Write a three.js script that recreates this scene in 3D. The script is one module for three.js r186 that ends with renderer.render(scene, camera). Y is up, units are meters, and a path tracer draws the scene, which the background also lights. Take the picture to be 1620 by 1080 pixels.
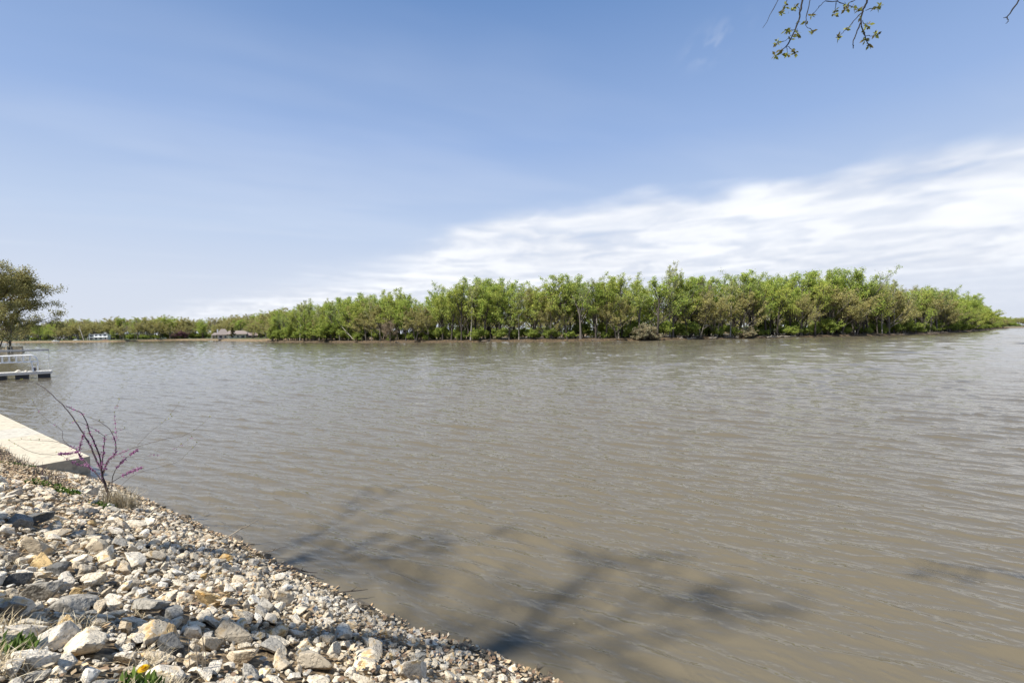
import * as THREE from 'three';
import { mergeGeometries, mergeVertices } from 'three/addons/utils/BufferGeometryUtils.js';

// ---------------------------------------------------------------- camera, sky, sun, exposure
const scene = new THREE.Scene();
const camera = new THREE.PerspectiveCamera(73.74, 1024 / 682, 0.1, 9000);
camera.position.set(0, 4, 0);
camera.rotation.order = 'YXZ';
camera.rotation.set(-Math.atan(14.8 / 720), 0, -0.8 * Math.PI / 180);
const renderer = new THREE.WebGLRenderer({ antialias: true });
renderer.setSize(1024, 682);
renderer.toneMapping = THREE.LinearToneMapping;
renderer.toneMappingExposure = 1.6;
renderer.shadowMap.enabled = true;

const SUN_FROM = new THREE.Vector3(-0.805 * 0.56, 0.83, 0.585 * 0.56).normalize();
const sun = new THREE.DirectionalLight(new THREE.Color().setRGB(1.0, 0.955, 0.88), 5);
sun.position.copy(SUN_FROM).multiplyScalar(300);
sun.castShadow = true;
sun.shadow.radius = 2.8;
sun.shadow.mapSize.set(4096, 4096);
Object.assign(sun.shadow.camera, { left: -420, right: 420, top: 420, bottom: -420, near: 1, far: 900 });
scene.add(sun, sun.target);

// ---------------------------------------------------------------- small maths
function rng(seed) { let a = seed >>> 0; return () => { a = (a + 0x6D2B79F5) | 0; let t = Math.imul(a ^ (a >>> 15), 1 | a); t = (t + Math.imul(t ^ (t >>> 7), 61 | t)) ^ t; return ((t ^ (t >>> 14)) >>> 0) / 4294967296; }; }
const lerp = (a, b, t) => a + (b - a) * t, clamp = (x, a = 0, b = 1) => Math.min(b, Math.max(a, x));
const smooth = (a, b, x) => { const t = clamp((x - a) / (b - a)); return t * t * (3 - 2 * t); };
function hash2(x, y) { let h = Math.imul(x, 374761393) ^ Math.imul(y, 668265263); h = Math.imul(h ^ (h >>> 13), 1274126177); return ((h ^ (h >>> 16)) >>> 0) / 4294967296; }
function noise2(x, y, per = 0) {
  const xi = Math.floor(x), yi = Math.floor(y), fx = x - xi, fy = y - yi, u = fx * fx * (3 - 2 * fx), v = fy * fy * (3 - 2 * fy);
  const w = k => per ? ((k % per) + per) % per : k;
  return lerp(lerp(hash2(w(xi), w(yi)), hash2(w(xi + 1), w(yi)), u), lerp(hash2(w(xi), w(yi + 1)), hash2(w(xi + 1), w(yi + 1)), u), v);
}
function fbm(x, y, oct = 5, per = 0) { let s = 0, a = 0.5, f = 1, t = 0; for (let k = 0; k < oct; k++) { s += a * noise2(x * f + k * 17.0 * (per ? 0 : 1), y * f, per * f); t += a; a *= 0.5; f *= 2; } return s / t; }
const V = (x, y, z) => new THREE.Vector3(x, y, z);
const gauss = r => (r() + r() + r() + r() - 2) * 0.87;
const lin = (r, g, b) => new THREE.Color().setRGB(r, g, b);

// ---------------------------------------------------------------- sky: clear spring blue, a bank of high cloud over the island
{
  const W = 2048, H = 1024, d = new Float32Array(W * H * 4);
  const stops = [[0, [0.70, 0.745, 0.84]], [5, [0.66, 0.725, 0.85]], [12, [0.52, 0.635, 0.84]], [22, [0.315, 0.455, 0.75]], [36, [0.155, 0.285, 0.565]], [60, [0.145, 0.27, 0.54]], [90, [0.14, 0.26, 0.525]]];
  for (let j = 0; j < H; j++) {
    const el = (j + 0.5) / H * Math.PI - Math.PI / 2, deg = el * 180 / Math.PI;
    let k = 0; while (k < stops.length - 2 && stops[k + 1][0] < deg) k++;
    const t = smooth(0, 1, clamp((deg - stops[k][0]) / (stops[k + 1][0] - stops[k][0])) * 0.5 + 0.25) , tt = clamp((deg - stops[k][0]) / (stops[k + 1][0] - stops[k][0]));
    const base = [0, 1, 2].map(c => lerp(stops[k][1][c], stops[k + 1][1][c], tt));
    for (let i = 0; i < W; i++) {
      const az = ((i + 0.5) / W - 0.5) * 2 * Math.PI, cx = Math.cos(el) * Math.cos(az), cz = Math.cos(el) * Math.sin(az), cy = Math.sin(el);
      let c = base.slice();
      if (cy > 0.012) {
        const X = cx / cy, Z = -cz / cy;                                   // a point of the cloud layer, in units of its height
        const wob = (fbm(X * 0.55 + 3, Z * 0.55 + 9, 5) - 0.5) * 1.5 + (fbm(X * 2.1 + 40, Z * 2.1, 5) - 0.5) * 0.8;
        const edge = X > 0 ? 3.38 - 0.42 * X : 3.38 - 0.95 * X;
        const into = Z - edge + wob;
        let den = smooth(-0.05, lerp(0.85, 4.5, smooth(0.5, -3.5, X)), into) * (1 - 0.75 * smooth(4.2, 12, into));
        const ax = X * 0.9 + Z * 0.42, ay = Z * 0.9 - X * 0.42;            // streaks lie along the bank
        const wu = fbm(X * 0.8 + 70, Z * 0.8, 4) - 0.5, wv = fbm(X * 0.8, Z * 0.8 + 33, 4) - 0.5, tex = fbm(ax * 0.6 + wu * 1.6, ay * 1.15 + wv * 1.6, 6), fine = fbm(ax * 2.6 + 7 + wu * 4, ay * 2.7 + wv * 4, 6);
        den *= clamp(0.42 + 0.85 * tex + 0.6 * (fine - 0.5) * 2);
        const rip = (tex - 0.5) * 0.3 + (fine - 0.5) * 0.26;
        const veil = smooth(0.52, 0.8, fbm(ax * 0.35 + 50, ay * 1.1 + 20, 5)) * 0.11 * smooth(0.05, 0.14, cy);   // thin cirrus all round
        const wx = X - 0.72, wz = Z - 1.62, wisp = Math.exp(-(wx * wx / 0.004 + wz * wz / 0.012)) * smooth(0.45, 0.75, fbm(X * 30, Z * 12, 4)) * 0.22;
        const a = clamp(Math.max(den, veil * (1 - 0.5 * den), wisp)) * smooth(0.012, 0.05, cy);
        const white = [0.89 + rip, 0.915 + rip, 0.97 + rip * 0.9];
        c = c.map((v, q) => lerp(v, white[q], a * 0.96));
      } else if (cy < -0.02) c = c.map((v, q) => lerp(v, [0.16, 0.15, 0.11][q], smooth(-0.02, -0.12, cy)));
      const o = (j * W + i) * 4; d[o] = c[0]; d[o + 1] = c[1]; d[o + 2] = c[2]; d[o + 3] = 1;
    }
  }
  const t = new THREE.DataTexture(d, W, H, THREE.RGBAFormat, THREE.FloatType);
  t.mapping = THREE.EquirectangularReflectionMapping; t.magFilter = THREE.LinearFilter; t.minFilter = THREE.LinearFilter; t.colorSpace = THREE.LinearSRGBColorSpace; t.needsUpdate = true;
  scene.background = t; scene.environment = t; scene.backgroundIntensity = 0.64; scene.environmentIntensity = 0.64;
}

// ---------------------------------------------------------------- mesh builder
class MB {
  constructor() { this.p = []; this.n = []; this.u = []; this.c = []; this.i = []; }
  get count() { return this.p.length / 3; }
  tube(pts, rads, sides = 5, col = [1, 1, 1], close = true) {
    const N = pts.length, base = this.count, t = V(), a = V(), b = V(); let len = 0; const prev = V(0.31, 0.12, 0.94);
    for (let k = 0; k < N; k++) {
      t.subVectors(pts[Math.min(k + 1, N - 1)], pts[Math.max(k - 1, 0)]).normalize();
      a.copy(prev).addScaledVector(t, -prev.dot(t)); if (a.lengthSq() < 1e-4) a.set(t.y, t.z, t.x).addScaledVector(t, -(t.y * t.x + t.z * t.y + t.x * t.z)); a.normalize(); prev.copy(a); b.crossVectors(t, a);
      if (k) len += pts[k].distanceTo(pts[k - 1]);
      for (let s = 0; s <= sides; s++) {
        const q = s / sides * Math.PI * 2, cs = Math.cos(q), sn = Math.sin(q), nx = a.x * cs + b.x * sn, ny = a.y * cs + b.y * sn, nz = a.z * cs + b.z * sn;
        this.p.push(pts[k].x + nx * rads[k], pts[k].y + ny * rads[k], pts[k].z + nz * rads[k]); this.n.push(nx, ny, nz); this.u.push(s / sides, len * 0.5); this.c.push(...col);
      }
    }
    const w = sides + 1;
    for (let k = 0; k < N - 1; k++) for (let s = 0; s < sides; s++) { const o = base + k * w + s; this.i.push(o, o + 1, o + w, o + 1, o + w + 1, o + w); }
    if (close) for (const [k, dir] of [[0, -1], [N - 1, 1]]) {
      t.subVectors(pts[k], pts[k ? k - 1 : 1]).normalize(); const o = this.count;
      this.p.push(pts[k].x, pts[k].y, pts[k].z); this.n.push(t.x, t.y, t.z); this.u.push(0.5, 0); this.c.push(...col);
      for (let s = 0; s < sides; s++) { const e = base + k * w + s; dir > 0 ? this.i.push(o, e, e + 1) : this.i.push(o, e + 1, e); }
    }
    return this;
  }
  leaf(p, a, b, col) {                          // a folded four-cornered blade from p, along a, half-width b
    const o = this.count, nx = a.y * b.z - a.z * b.y, ny = a.z * b.x - a.x * b.z, nz = a.x * b.y - a.y * b.x, L = Math.hypot(nx, ny, nz) || 1;
    this.p.push(p.x, p.y, p.z, p.x + a.x * 0.5 + b.x, p.y + a.y * 0.5 + b.y, p.z + a.z * 0.5 + b.z, p.x + a.x, p.y + a.y, p.z + a.z, p.x + a.x * 0.5 - b.x, p.y + a.y * 0.5 - b.y, p.z + a.z * 0.5 - b.z);
    for (let k = 0; k < 4; k++) { this.n.push(nx / L, ny / L, nz / L); this.c.push(...col); }
    this.u.push(0.5, 0, 1, 0.5, 0.5, 1, 0, 0.5);
    this.i.push(o, o + 2, o + 1, o, o + 3, o + 2);
    return this;
  }
  tri3(A, B, C, col) { const o = this.count, n = V().crossVectors(V().subVectors(B, A), V().subVectors(C, A)).normalize(); for (const q of [A, B, C]) { this.p.push(q.x, q.y, q.z); this.n.push(n.x, n.y, n.z); this.c.push(...col); this.u.push(q.x + q.z * 0.3, q.y + q.z); } this.i.push(o, o + 1, o + 2); return this; }
  quad4(A, B, C, D, col = [1, 1, 1]) { return this.tri3(A, B, C, col).tri3(A, C, D, col); }
  box(x0, x1, y0, y1, z0, z1, col = [1, 1, 1]) {
    const P = (x, y, z) => V(x, y, z), q = (a, b, c, d) => this.quad4(a, b, c, d, col);
    q(P(x0, y0, z1), P(x1, y0, z1), P(x1, y1, z1), P(x0, y1, z1)); q(P(x1, y0, z0), P(x0, y0, z0), P(x0, y1, z0), P(x1, y1, z0));
    q(P(x1, y0, z1), P(x1, y0, z0), P(x1, y1, z0), P(x1, y1, z1)); q(P(x0, y0, z0), P(x0, y0, z1), P(x0, y1, z1), P(x0, y1, z0));
    q(P(x0, y1, z1), P(x1, y1, z1), P(x1, y1, z0), P(x0, y1, z0)); q(P(x0, y0, z0), P(x1, y0, z0), P(x1, y0, z1), P(x0, y0, z1));
    return this;
  }
  prism(x0, x1, z0, z1, y0, y1, hip = 0, col = [1, 1, 1]) {              // a roof, ridge along x
    const zm = (z0 + z1) / 2, a = V(x0, y0, z1), b = V(x1, y0, z1), c = V(x1, y0, z0), d = V(x0, y0, z0), e = V(x0 + hip, y1, zm), f = V(x1 - hip, y1, zm);
    this.quad4(a, b, f, e, col).quad4(c, d, e, f, col).tri3(b, c, f, col).tri3(d, a, e, col).quad4(d, c, b, a, col); return this;
  }
  geometry() {
    const g = new THREE.BufferGeometry();
    g.setAttribute('position', new THREE.Float32BufferAttribute(this.p, 3)); g.setAttribute('normal', new THREE.Float32BufferAttribute(this.n, 3));
    g.setAttribute('uv', new THREE.Float32BufferAttribute(this.u, 2)); g.setAttribute('color', new THREE.Float32BufferAttribute(this.c, 3)); g.setIndex(this.i); return g;
  }
  mesh(name, material, parent) { const m = new THREE.Mesh(this.geometry(), material); m.name = name; m.castShadow = m.receiveShadow = true; if (parent) parent.add(m); return m; }
}
const used = new Map();
function numbered(n) { const k = used.get(n) || 0; used.set(n, k + 1); return k ? `${n}_${String(k).padStart(3, '0')}` : n; }
function tag(o, label, category, group, kind) { o.userData = { label, category }; if (group) o.userData.group = group; if (kind) o.userData.kind = kind; return o; }
function thing(name, label, category, pos = [0, 0, 0], turn = 0, group) { const o = new THREE.Group(); o.name = numbered(name); o.position.set(...pos); o.rotation.y = turn; tag(o, label, category, group); scene.add(o); return o; }
function structure(o, label) { o.userData = { kind: 'structure', label }; scene.add(o); return o; }
function part(name, geometry, material, parent) { const m = new THREE.Mesh(geometry, material); m.name = name; m.castShadow = m.receiveShadow = true; parent.add(m); return m; }

// ---------------------------------------------------------------- textures
function dataTex(size, fn, srgb, rep) {
  const d = new Uint8Array(size * size * 4);
  for (let j = 0; j < size; j++) for (let i = 0; i < size; i++) { const c = fn(i / size, j / size), o = (j * size + i) * 4; d[o] = clamp(c[0]) * 255; d[o + 1] = clamp(c[1]) * 255; d[o + 2] = clamp(c[2]) * 255; d[o + 3] = 255; }
  const t = new THREE.DataTexture(d, size, size); t.wrapS = t.wrapT = THREE.RepeatWrapping; t.magFilter = THREE.LinearFilter; t.minFilter = THREE.LinearMipmapLinearFilter; t.generateMipmaps = true;
  if (srgb) t.colorSpace = THREE.SRGBColorSpace; if (rep) t.repeat.set(rep, rep); t.needsUpdate = true; return t;
}
const grey = v => [v, v, v];
// weathered limestone: pale ground, rusty and grey stains with ragged outlines, pits
const stoneHeight = (u, v) => 0.55 * fbm(u * 10, v * 10, 5, 10) + 0.45 * (1 - Math.abs(fbm(u * 5, v * 5, 5, 5) - 0.5) * 2) - 0.25 * smooth(0.62, 0.72, fbm(u * 24, v * 24, 3, 24));
const stoneMap = dataTex(512, (u, v) => {
  const a = fbm(u * 6, v * 6, 6, 6), b = fbm(u * 9 + 9, v * 9, 5, 9), pit = smooth(0.60, 0.70, fbm(u * 26, v * 26, 3, 26)), rust = smooth(0.55, 0.72, fbm(u * 4, v * 4 + 4, 6, 4));
  const m = 0.95 + 0.26 * (a - 0.5) + 0.2 * (b - 0.5) - 0.16 * pit;
  return [m * 1.0, m * (0.985 - 0.09 * rust), m * (0.955 - 0.24 * rust)];
}, true);
const stoneBump = dataTex(512, (u, v) => grey(stoneHeight(u, v)));
const barkBump = dataTex(256, (u, v) => grey(0.6 * Math.abs(fbm(u * 8, v * 3, 4, 0) - 0.5) * 2 + 0.4 * fbm(u * 20, v * 8, 3)));
const concreteMap = dataTex(512, (u, v) => { const m = 0.9 + 0.12 * (fbm(u * 5, v * 5, 6, 5) - 0.5) + 0.14 * (fbm(u * 40, v * 40, 3, 40) - 0.5) - 0.12 * smooth(0.66, 0.74, fbm(u * 12, v * 12, 4, 12)); return [m, m * 0.975, m * 0.92]; }, true, 0.5);
const concreteBump = dataTex(256, (u, v) => grey(fbm(u * 30, v * 30, 4, 30)), false, 0.5);
const soilMap = dataTex(512, (u, v) => { const a = fbm(u * 12, v * 12, 6, 12), b = fbm(u * 50, v * 50, 3, 50); const m = 0.42 + 0.5 * (a - 0.5) + 0.5 * (b - 0.5); return [m * 1.05, m * 0.9, m * 0.68]; }, true, 0.5);
const soilBump = dataTex(512, (u, v) => grey(0.5 * fbm(u * 14, v * 14, 6, 14) + 0.5 * fbm(u * 60, v * 60, 3, 60)), false, 0.5);
const turfMap = dataTex(512, (u, v) => { const a = fbm(u * 8, v * 8, 6, 8), b = fbm(u * 60, v * 60, 3, 60), dry = smooth(0.42, 0.66, a); const m = 0.75 + 0.6 * (b - 0.5); return [m * lerp(0.30, 0.46, dry), m * lerp(0.40, 0.40, dry), m * lerp(0.16, 0.25, dry)]; }, true, 0.12);

// ---------------------------------------------------------------- materials
const std = o => new THREE.MeshStandardMaterial({ roughness: 0.9, metalness: 0, side: THREE.DoubleSide, ...o });
const leafMat = new THREE.MeshPhysicalMaterial({ vertexColors: true, roughness: 0.95, transmission: 0.42, thickness: 0, side: THREE.DoubleSide, specularIntensity: 0.4 });
const woodMat = std({ vertexColors: true, bumpMap: barkBump, bumpScale: 0.02 });
const paintMat = std({ vertexColors: true, roughness: 0.6 });
const dryMat = std({ vertexColors: true, roughness: 1 });
const concreteMat = std({ map: concreteMap, color: lin(0.58, 0.545, 0.47), bumpMap: concreteBump, bumpScale: 0.004, roughness: 0.92 });
const soilMat = std({ map: soilMap, bumpMap: soilBump, bumpScale: 0.04 });
const earthMat = std({ map: soilMap, color: lin(0.36, 0.33, 0.28), bumpMap: soilBump, bumpScale: 0.04 });
const turfMat = std({ map: turfMap, bumpMap: soilBump, bumpScale: 0.03 });

// ---------------------------------------------------------------- the river: muddy water under wind ripples
function waveField(size, tile, count, lamMin, lamMax, spread, slope, seed, sharp) {
  const r = rng(seed), h = new Float32Array(size * size), dir0 = Math.atan2(0.844, 0.536);
  for (let k = 0; k < count; k++) {
    const lam = lamMin * Math.pow(lamMax / lamMin, r()), th = dir0 + gauss(r) * spread, kk = tile / lam;
    const ix = Math.round(Math.cos(th) * kk), iy = Math.round(Math.sin(th) * kk); if (!ix && !iy) continue;
    const kr = Math.hypot(ix, iy) / tile * 2 * Math.PI, A = slope / kr * Math.sqrt(2 / count), ph = r() * 6.283, st = 2 * Math.PI * ix / size, c2 = 2 * Math.cos(st);
    for (let j = 0; j < size; j++) { const p0 = ph + 2 * Math.PI * iy * j / size; let a = Math.cos(p0 - st), b = Math.cos(p0); const o = j * size; for (let i = 0; i < size; i++) { h[o + i] += A * b; const n = c2 * b - a; a = b; b = n; } }
  }
  if (sharp) { let s2 = 0; for (const v of h) s2 += v * v; const sd = Math.sqrt(s2 / h.length); for (let k = 0; k < h.length; k++) { const q = h[k] / sd; h[k] = sd * (q + sharp * q * q - sharp * 0.25 * q * Math.abs(q)); } }
  return h;
}
const waterMat = new THREE.MeshPhysicalMaterial({ color: lin(0.119, 0.101, 0.068), roughness: 0.05, ior: 1.333, metalness: 0 });
{
  const S = 2048, T = 14, h = waveField(S, T, 70, 0.11, 0.36, 0.6, 0.075, 17, 0.3), hc = waveField(S, T, 70, 0.045, 0.12, 0.9, 0.11, 19, 0), d = new Uint8Array(S * S * 4), px = T / S;
  let sd = 0; for (const v of h) sd += v * v; sd = Math.sqrt(sd / h.length);
  for (let k = 0; k < h.length; k++) h[k] += hc[k] * (0.2 + 0.8 * smooth(0.3, 1.7, h[k] / sd));   // the smallest ripples ride on the crests
  for (let j = 0; j < S; j++) for (let i = 0; i < S; i++) {
    const gx = (h[j * S + (i + 1) % S] - h[j * S + (i + S - 1) % S]) / (2 * px), gy = (h[((j + 1) % S) * S + i] - h[((j + S - 1) % S) * S + i]) / (2 * px), L = 1 / Math.hypot(gx, gy, 1), o = (j * S + i) * 4;
    d[o] = (-gx * L * 0.5 + 0.5) * 255; d[o + 1] = (-gy * L * 0.5 + 0.5) * 255; d[o + 2] = (L * 0.5 + 0.5) * 255; d[o + 3] = 255;
  }
  const n = new THREE.DataTexture(d, S, S); n.wrapS = n.wrapT = THREE.RepeatWrapping; n.magFilter = THREE.LinearFilter; n.repeat.set(1 / T, 1 / T); n.needsUpdate = true;
  const S2 = 1024, T2 = 4.1, h2 = waveField(S2, T2, 60, 0.05, 0.3, 0.8, 0.025, 23, 0.15); let m = 0; for (const v of h2) m = Math.max(m, Math.abs(v));
  const d2 = new Float32Array(S2 * S2 * 4); for (let k = 0; k < h2.length; k++) { d2[k * 4] = d2[k * 4 + 1] = d2[k * 4 + 2] = h2[k] / m * 0.5 + 0.5; d2[k * 4 + 3] = 1; }
  const b = new THREE.DataTexture(d2, S2, S2, THREE.RGBAFormat, THREE.FloatType); b.wrapS = b.wrapT = THREE.RepeatWrapping; b.magFilter = THREE.LinearFilter; b.repeat.set(1 / T2, 1 / T2); b.rotation = 0.21; b.needsUpdate = true;
  waterMat.normalMap = n; waterMat.normalScale.set(1, 1); waterMat.bumpMap = b; waterMat.bumpScale = 2 * m;
  // the surface itself: short ripples in the lee of the bank, longer waves out on the open river
  const FS = 512, FT = 16, F = waveField(FS, FT, 80, 0.62, 1.5, 0.40, 1, 29, 0.28);
  const field = (x, z) => { const a = (x / FT - Math.floor(x / FT)) * FS, b = (z / FT - Math.floor(z / FT)) * FS, i = Math.floor(a) % FS, j = Math.floor(b) % FS, fa = a - Math.floor(a), fb = b - Math.floor(b), i2 = (i + 1) % FS, j2 = (j + 1) % FS; return lerp(lerp(F[j * FS + i], F[j * FS + i2], fa), lerp(F[j2 * FS + i], F[j2 * FS + i2], fa), fb); };
  const bands = [0.21, 0.36, 0.72, 1.44, 2.88, 5.76].map((L, k) => ({ L, c: Math.cos(0.13 * k - 0.3), s: Math.sin(0.13 * k - 0.3), o: k * 7.3 }));
  const surf = (x, z) => { const off = Math.max(0, 0.536 * x - 0.844 * z - 4.436), lam = clamp(0.0165 * (off + 24), 0.5, 5); let hh = 0, ww = 0; for (const q of bands) { const e = Math.log2(q.L / lam), w = Math.exp(-e * e / 0.9); if (w < 0.02) continue; ww += w * w; const X = x, Y = -z; hh += w * q.L * field((X * q.c - Y * q.s) / q.L + q.o, (X * q.s + Y * q.c) / q.L + q.o); } return hh * lerp(0.16, 0.105, smooth(5, 60, off)) / Math.sqrt(ww) * smooth(1500, 600, off) * smooth(-0.3, 1.2, off + 0.3); };
  const NA = 700, R = [], P = [], U = [], I = []; for (let q = 2.6; q < 4200; q *= q < 14 ? 1.005 : q < 60 ? 1.0066 : q < 700 ? 1.008 : 1.2) R.push(q); R.push(4200);
  for (const q of R) for (let k = 0; k <= NA; k++) { const a = (k / NA - 0.5) * 2 * 64 * Math.PI / 180, x = q * Math.sin(a), z = -q * Math.cos(a); P.push(x, surf(x, z), z); U.push(x, -z); }
  for (let j = 0; j < R.length - 1; j++) for (let k = 0; k < NA; k++) { const o = j * (NA + 1) + k; I.push(o, o + 1, o + NA + 1, o + 1, o + NA + 2, o + NA + 1); }
  const g = new THREE.BufferGeometry(); g.setAttribute('position', new THREE.Float32BufferAttribute(P, 3)); g.setAttribute('uv', new THREE.Float32BufferAttribute(U, 2)); g.setIndex(I); g.computeVertexNormals(); console.log('water', I.length / 3, g.attributes.normal.getY(900) > 0);
  const w = new THREE.Mesh(g, waterMat); w.name = 'river'; w.receiveShadow = true; structure(w, 'wide muddy brown river with wind ripples');
}

// ---------------------------------------------------------------- the near bank: shore line runs straight; s is metres inland from it, u metres along it
const fromUS = (u, s) => { const c = 4.436 - s; return [0.536 * c - 0.844 * u, -0.844 * c - 0.536 * u]; };
const toUS = (x, z) => [-0.844 * x - 0.536 * z, 4.436 - (0.536 * x - 0.844 * z)];
const bankY = (u, s) => { const w = (fbm(u * 0.45 + 5, s * 0.6, 4) - 0.5) * 0.34 * smooth(-1.5, 0.6, s) ; const a = 0.53 * s, top = 2.36 + 0.03 * (s - 4.4); return (s < 4 ? a : lerp(a, top, smooth(4, 5.2, s))) + w * (1 - smooth(5, 7, s)); };
const bank = new THREE.Group(); bank.name = 'stone_bank'; structure(bank, 'river bank faced with loose pale limestone rubble');
{
  const us = [], ss = []; for (let u = -30; u < -2; u += 1) us.push(u); for (let u = -2; u < 24; u += 0.12) us.push(u); for (let u = 24; u <= 76; u += 1) us.push(u);
  for (let s = -2.5; s < 6; s += 0.12) ss.push(s); for (let s = 6; s <= 46; s += 2) ss.push(s);
  const strip = (s0, s1, name, mat) => {
    const sel = ss.filter(s => s >= s0 - 1e-6 && s <= s1 + 1e-6), p = [], uv = [], idx = [];
    for (const s of sel) for (const u of us) { const [x, z] = fromUS(u, s); p.push(x, bankY(u, s) - 0.03, z); uv.push(u, s); }
    const w = us.length; for (let a = 0; a < sel.length - 1; a++) for (let b = 0; b < w - 1; b++) { const o = a * w + b; idx.push(o, o + w, o + 1, o + 1, o + w, o + w + 1); }
    const g = new THREE.BufferGeometry(); g.setAttribute('position', new THREE.Float32BufferAttribute(p, 3)); g.setAttribute('uv', new THREE.Float32BufferAttribute(uv, 2)); g.setIndex(idx); g.computeVertexNormals();
    if (g.attributes.normal.getY(5) < 0) { for (let k = 0; k < idx.length; k += 3) { const t = idx[k]; idx[k] = idx[k + 1]; idx[k + 1] = t; } g.setIndex(idx); g.computeVertexNormals(); }
    part(name, g, mat, bank);
  };
  strip(-2.5, 0.26, 'wet_mud', std({ map: soilMap, color: lin(0.34, 0.30, 0.25), bumpMap: soilBump, bumpScale: 0.04, roughness: 0.4 })); strip(0.26, 5.06, 'soil', soilMat); strip(5.06, 46, 'lawn', turfMat);
}

// rubble: chipped blocks cut by random planes, worn at the edges
function rock(seed, detail, planes, flat, rough) {
  const r = rng(seed), ns = [];
  for (let k = 0; k < planes; k++) { const a = r() * 6.283, y = 2 * r() - 1, q = Math.sqrt(1 - y * y); ns.push([V(q * Math.cos(a), y, q * Math.sin(a)), 0.36 + 0.5 * r()]); }
  for (const [x, y, z] of [[0, 1, 0], [0, -1, 0], [1, 0, 0], [-1, 0, 0], [0, 0, 1], [0, 0, -1]]) ns.push([V(x + gauss(r) * 0.4, y + gauss(r) * 0.4, z + gauss(r) * 0.4).normalize(), 0.68 + 0.26 * r()]);
  let g = new THREE.IcosahedronGeometry(1, detail); g.deleteAttribute('normal'); g.deleteAttribute('uv'); g = mergeVertices(g, 1e-4);
  const P = g.attributes.position, d = V(); const ox = r() * 90;
  for (let k = 0; k < P.count; k++) {
    d.fromBufferAttribute(P, k).normalize(); let s = 0; const sharp = 90;
    for (const [n, h] of ns) { const c = d.dot(n); if (c > 0.05) s += Math.pow(c / h, sharp); }
    let R = Math.pow(s, -1 / sharp); R *= 1 + rough * ((fbm(d.x * 2.2 + ox, d.y * 2.2 + d.z * 1.7, 4) - 0.5) * 2);
    P.setXYZ(k, d.x * R, d.y * R * flat, d.z * R * (0.62 + 0.3 * hash2(seed, 3)));
  }
  g = g.toNonIndexed(); g.computeVertexNormals(); const N = g.attributes.normal, Q = g.attributes.position, uv = new Float32Array(Q.count * 2);
  for (let k = 0; k < Q.count; k += 3) {                       // box-projected uv, a face at a time
    const ax = Math.abs(N.getX(k)), ay = Math.abs(N.getY(k)), az = Math.abs(N.getZ(k));
    for (let q = k; q < k + 3; q++) { const x = Q.getX(q), y = Q.getY(q), z = Q.getZ(q), [a, b] = ay >= ax && ay >= az ? [x, z] : ax > az ? [z, y] : [x, y]; uv[q * 2] = a * 0.31 + ox; uv[q * 2 + 1] = b * 0.31 + ox * 0.7; }
  }
  g.setAttribute('uv', new THREE.BufferAttribute(uv, 2));
  if (detail >= 3) { const m = new Map(), key = q => `${Math.round(Q.getX(q) * 1e4)},${Math.round(Q.getY(q) * 1e4)},${Math.round(Q.getZ(q) * 1e4)}`; for (let q = 0; q < Q.count; q++) { const k = key(q), v = m.get(k) || [0, 0, 0]; v[0] += N.getX(q); v[1] += N.getY(q); v[2] += N.getZ(q); m.set(k, v); } for (let q = 0; q < Q.count; q++) { const v = m.get(key(q)), x = N.getX(q) * 3 + v[0] * 0.12, y = N.getY(q) * 3 + v[1] * 0.12, z = N.getZ(q) * 3 + v[2] * 0.12, L = Math.hypot(x, y, z); N.setXYZ(q, x / L, y / L, z / L); } }
  return g;
}
const bigRocks = [], smallRocks = [];
for (let k = 0; k < 26; k++) bigRocks.push(rock(100 + k, 6, 5 + k % 5, 0.40 + 0.05 * (k % 7), 0.02));
for (let k = 0; k < 30; k++) smallRocks.push(rock(300 + k, k % 2 ? 2 : 1, 7, 0.42 + 0.05 * (k % 6), 0.03));
const stoneTints = [[0.74, 0.68, 0.58], [0.70, 0.63, 0.51], [0.60, 0.515, 0.39], [0.48, 0.42, 0.33], [0.39, 0.37, 0.33], [0.26, 0.26, 0.25], [0.125, 0.128, 0.13], [0.55, 0.40, 0.2], [0.70, 0.68, 0.63]];
const tintOdds = [0.34, 0.62, 0.74, 0.81, 0.855, 0.885, 0.905, 0.918, 1.0];
const stoneMats = stoneTints.map(c => std({ map: stoneMap, color: lin(...c), bumpMap: stoneBump, bumpScale: 0.016, roughness: 0.95 }));
const wetStone = std({ map: stoneMap, color: lin(0.16, 0.135, 0.10), bumpMap: stoneBump, bumpScale: 0.03, roughness: 0.35 });
const stoneStuffMat = std({ map: stoneMap, vertexColors: true, bumpMap: stoneBump, bumpScale: 0.012, roughness: 0.95 });
const mould = (u, s) => { const w = (fbm(u * 1.4 + 3, s * 1.4, 4) - 0.5) * 0.9; return smooth(12.1, 13.4, u + w) * smooth(1.05, 1.45, s + w * 0.4) * smooth(2.5 + 0.10 * (u - 13), 1.9 + 0.10 * (u - 13), s + w); };   // leaf mould between walkway and rubble
const stones = [];                                              // {x,y,z,size,u,s}
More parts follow.
